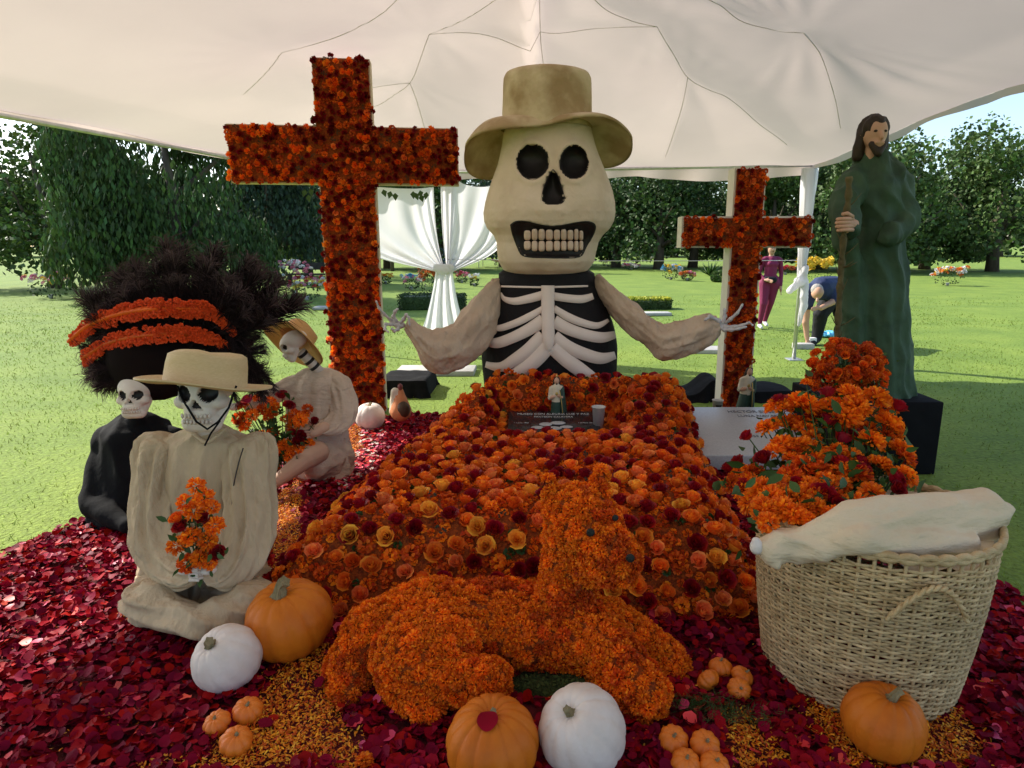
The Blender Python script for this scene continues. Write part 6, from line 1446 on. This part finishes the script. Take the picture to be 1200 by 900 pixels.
for sx in (-5.5, 5.5): add('eye', *ico(hw(sx, -14.3, 4), (2.4 * s_, 1.4 * s_, 1.5 * s_), 2), HAIRD, hd)
V, F, mi = blob([('e', hw(0, 3, 9), (16.5 * s_, 17 * s_, 16 * s_), None), ('c', hw(-13, 4, 4), 6 * s_, hw(-14, 6, -22), 6 * s_), ('c', hw(13, 4, 4), 6 * s_, hw(14, 6, -22), 6 * s_), ('c', hw(0, 10, 0), 13 * s_, hw(0, 12, -25), 11 * s_)], .012, 2, .008, (20, 20, 6)); add('hair', V, F, HAIRD, S4)
V, F, mi = blob([('c', hw(-7, -11, -10), 4 * s_, hw(0, -14, -20), 5 * s_), ('c', hw(7, -11, -10), 4 * s_, hw(0, -14, -20), 5 * s_)], .01, 2); add('beard', V, F, HAIRD, S4)
YH = 4.36
V, F, mi = blob([pc_(1000, 263, YH + .10, 6.5, 991, 262, YH + .02, 7.5, 0), pc_(991, 258, YH + .02, 5, 991, 268, YH + .02, 6, 0)], .006, 2); hnd = add('hand', V, F, SKIN, S4)
for k in range(4):
    y = 256.5 + k * 4.3; xo = (0, -1.2, -1, .5)[k]
    pts = [P(999, y, YH + .03), P(993 + xo, y - .3, YH - .035), P(986 + xo, y + .2, YH - .045), P(981.5 + xo, y + .5, YH - .01), P(984 + xo, y + .8, YH + .03)]
    V, F = tube(catmull(pts, 3), [.0135] * 4 + [.0125] * 4 + [.0115] * 3 + [.0105, .009], 8); add('finger', V, F, SKIN, hnd)
V, F = tube([P(999, 254, YH), P(993, 250, YH - .03), P(987, 251, YH - .035)], [.014, .013, .010], 8); add('thumb', V, F, SKIN, hnd)
STAF = M('rough_branch', (.14, .11, .05), (.06, .05, .02), 12, .9, bump=.9, bscale=25)
pts = catmull([P(995, 207, YH), P(994, 235, YH), P(990, 262, YH), P(987, 300, YH + .02), P(984, 345, YH + .03), P(981, 400, YH + .05), P(979, 440, YH + .06)], 6)
V, F = tube([Vector(q) for q in pts], [.021 + .005 * math.sin(i * 1.7) + .003 * math.sin(i * 3.1) for i in range(len(pts))], 8)
sf = thing('staff', 'rough brown branch held upright as a staff by the green robed statue', 'staff', tuple(P(979, 440, YH + .06)))
add('branch', V, F, STAF, sf)
for i in range(14):
    q = Vector(pts[rnd.randrange(8, len(pts) - 4)]); d = Vector((rnd.uniform(-1, 1), rnd.uniform(-.6, .2), rnd.uniform(-.2, .9))).normalized(); add('twig', *tube([q, q + d * .05, q + d * .11 + Vector((0, 0, .02))], [.005, .004, .0015], 5), STAF, sf)

# ---- people on the lawn
MAROON = M('maroon_sportswear', (.22, .02, .075), (.17, .015, .055), 5, .7, bump=.2); NAVY = M('navy_shirt', (.03, .045, .11), (.022, .032, .08), 5, .8, bump=.4, bscale=12); NAVYB = M('blue_sunlit_shirt', (.07, .10, .22), None, 5, .8); BLKJ = M('black_trousers', (.012, .013, .016), None, 5, .8, bump=.3, bscale=14); SHOEW = M('white_shoe', (.7, .7, .68), None, 5, .6); GREYH = M('grey_hair', (.42, .39, .36), (.26, .24, .22), 40, .8, bump=.5)
pb = G(898, 385); S5 = thing('person', 'woman in maroon top and leggings with a dark waist bag, walking behind the small cross', 'person', pb)
Wb = Vector((pb.x, pb.y, 0))
def w5(x, y, z): return tuple(Wb + Vector((x, y, z)))
def handp(c, d, side, m, s=1.0):
    """small hand: palm, four fingers of unequal length, thumb from the side"""
    c = Vector(c); d = Vector(d).normalized(); sd = Vector(side).normalized(); pr_ = [('c', tuple(c), .026 * s, tuple(c + d * .07 * s), .028 * s, m)]
    for k, L in enumerate((.075, .085, .08, .06)):
        b = c + d * .085 * s + sd * (.027 - .018 * k) * s; e = b + d * L * s * .9 + Vector((0, -.02, 0)) * s; pr_.append(('c', tuple(b), .0105 * s, tuple(e), .0085 * s, m))
    pr_.append(('c', tuple(c + d * .02 * s + sd * .02 * s), .012 * s, tuple(c + d * .07 * s + sd * .055 * s), .010 * s, m)); return pr_
prim = [('c', w5(-.09, .02, .90), .115, w5(-.115, -.06, .50), .075, 1), ('c', w5(-.115, -.06, .50), .072, w5(-.13, .02, .12), .045, 1), ('c', w5(.09, 0, .90), .115, w5(.06, .06, .50), .075, 1), ('c', w5(.06, .06, .50), .072, w5(.05, .24, .14), .045, 1),
        ('c', w5(-.13, .04, .06), .042, w5(-.14, -.12, .035), .035, 2), ('c', w5(.05, .27, .10), .04, w5(.05, .13, .05), .036, 2),
        ('c', w5(-.06, 0, .96), .12, w5(.06, 0, .96), .12, 1), ('c', w5(0, 0, 1.0), .115, w5(0, -.01, 1.28), .125, 1), ('c', w5(-.12, 0, 1.36), .062, w5(.12, 0, 1.36), .062, 1), ('c', w5(0, 0, 1.15), .11, w5(0, 0, 1.33), .11, 1), ('c', w5(-.055, -.08, 1.27), .06, w5(.055, -.08, 1.27), .06, 1),
        ('c', w5(.17, 0, 1.34), .055, w5(.22, .02, 1.08), .043, 1), ('c', w5(.22, .02, 1.08), .042, w5(.20, -.06, .86), .032, 1), ('c', w5(-.17, 0, 1.34), .055, w5(-.22, .03, 1.08), .043, 1), ('c', w5(-.22, .03, 1.08), .042, w5(-.16, -.14, .98), .03, 1),
        ('c', w5(0, -.005, 1.38), .05, w5(-.01, -.01, 1.47), .046, 0), ('e', w5(-.015, -.02, 1.56), (.072, .088, .108), None, 0), ('c', w5(-.015, -.105, 1.56), .012, w5(-.015, -.112, 1.54), .015, 0), ('e', w5(-.015, -.04, 1.49), (.045, .05, .04), None, 0)]
prim += handp(w5(.20, -.07, .83), (0, -.15, -1), (-.3, -1, 0), 0) + handp(w5(-.15, -.17, .97), (.4, -.5, -.1), (0, 0, 1), 0)
V, F, mi = blob(prim, .0115, 2); add('body', V, F, [SKIN, MAROON, SHOEW], S5, mi)
V, F, mi = blob([('e', w5(-.015, .015, 1.59), (.083, .088, .10), None), ('c', w5(-.015, .07, 1.60), .06, w5(-.0, .09, 1.38), .035)], .012, 2); add('hair', V, F, HAIRD, S5)
for sx in (-.028, .028): add('eye', *ico(w5(-.015 + sx, -.100, 1.575), (.011, .006, .006), 1), HAIRD, S5)
add('mouth', *ico(w5(-.015, -.102, 1.513), (.02, .006, .006), 1), REDM, S5)
V, F, mi = blob([('c', w5(-.12, -.13, .98), .06, w5(.02, -.15, .97), .065), ('c', w5(-.16, -.02, 1.0), .02, w5(-.1, -.12, .99), .03), ('c', w5(.16, -.02, 1.0), .02, w5(.04, -.13, .98), .03)], .014, 2); add('waist_bag', V, F, BLKJ, S5)
# bending man
mp0 = G(968, 404); S6 = thing('person', 'grey-haired man in dark blue shirt bending down to the grass, right of the tent pole', 'person', mp0); YM = mp0.y
prim = [pc_(978, 340, YM + .15, 12, 962, 368, YM + .02, 9, 1), pc_(962, 368, YM + .02, 8.5, 957, 396, YM + .12, 6, 1), pc_(984, 340, YM + .2, 12, 985, 366, YM + .10, 9, 1), pc_(985, 366, YM + .1, 8.5, 993, 392, YM + .3, 6, 1), pc_(957, 397, YM + .12, 4.5, 952, 403, YM - .05, 4, 2), pc_(993, 393, YM + .3, 4.5, 988, 398, YM + .12, 4, 2),
        pc_(977, 338, YM + .15, 14, 984, 338, YM + .2, 14, 1), pc_(978, 337, YM + .15, 13.5, 962, 338, YM - .22, 14, 3), pc_(950, 340, YM - .22, 8, 974, 343, YM - .22, 8, 3), pc_(950, 340, YM - .22, 8.5, 946, 358, YM - .26, 6.5, 3), pc_(946, 358, YM - .26, 4.4, 944, 378, YM - .27, 3.9, 0), pc_(944, 378, YM - .27, 3.8, 946, 396, YM - .25, 2.8, 0),
        pc_(974, 343, YM - .22, 8, 979, 352, YM - .30, 6.5, 3), pc_(979, 352, YM - .3, 4.2, 962, 361, YM - .46, 3, 0), pc_(962, 343, YM - .30, 5, 959, 341, YM - .42, 5, 0), ('e', px3(958, 343, YM - .48), (.085, .10, .11), rotm(0, .9, 0), 0), pc_(958, 351, YM - .55, 2, 958, 353, YM - .56, 2, 0)]
prim += handp(P(946, 397, YM - .25), (0, -.1, -1), (1, -.3, 0), 0) + handp(P(961, 361, YM - .47), (-1, -.2, -.1), (0, 0, 1), 0)
V, F, mi = blob(prim, .0115, 2, .003, (7, 7, 7)); add('body', V, F, [SKIN, BLKJ, BLKJ, NAVY], S6, mi)
V, F, mi = blob([('e', px3(957.5, 339.5, YM - .46), (.092, .10, .088), rotm(0, .9, 0))], .012, 2, .003, (30, 30, 30)); add('hair', V, F, GREYH, S6)
g = G(951, 404); bt = put('carton', mk('carton', *box((0, 0, .06), (.12, .1, .12), 0, .005), WP), None, g); tag(bt, 'small white container on the grass by the hand of the bending man', 'container')
g = G(970, 396); V, F, mi = blob([('e', tuple(g + Vector((0, .2, .03))), (.17, .12, .05), None), ('e', tuple(g + Vector((.12, .2, .04))), (.1, .1, .06), None)], .015, 2, .02, (12, 12, 12)); V[:, 2] = np.maximum(V[:, 2], .005)
o = add('plastic_bag', V, F, M('blue_plastic', (.15, .5, .75), (.1, .4, .65), 10, .4)); tag(o, 'crumpled light blue plastic bag on the grass between the legs of the bending man', 'bag')
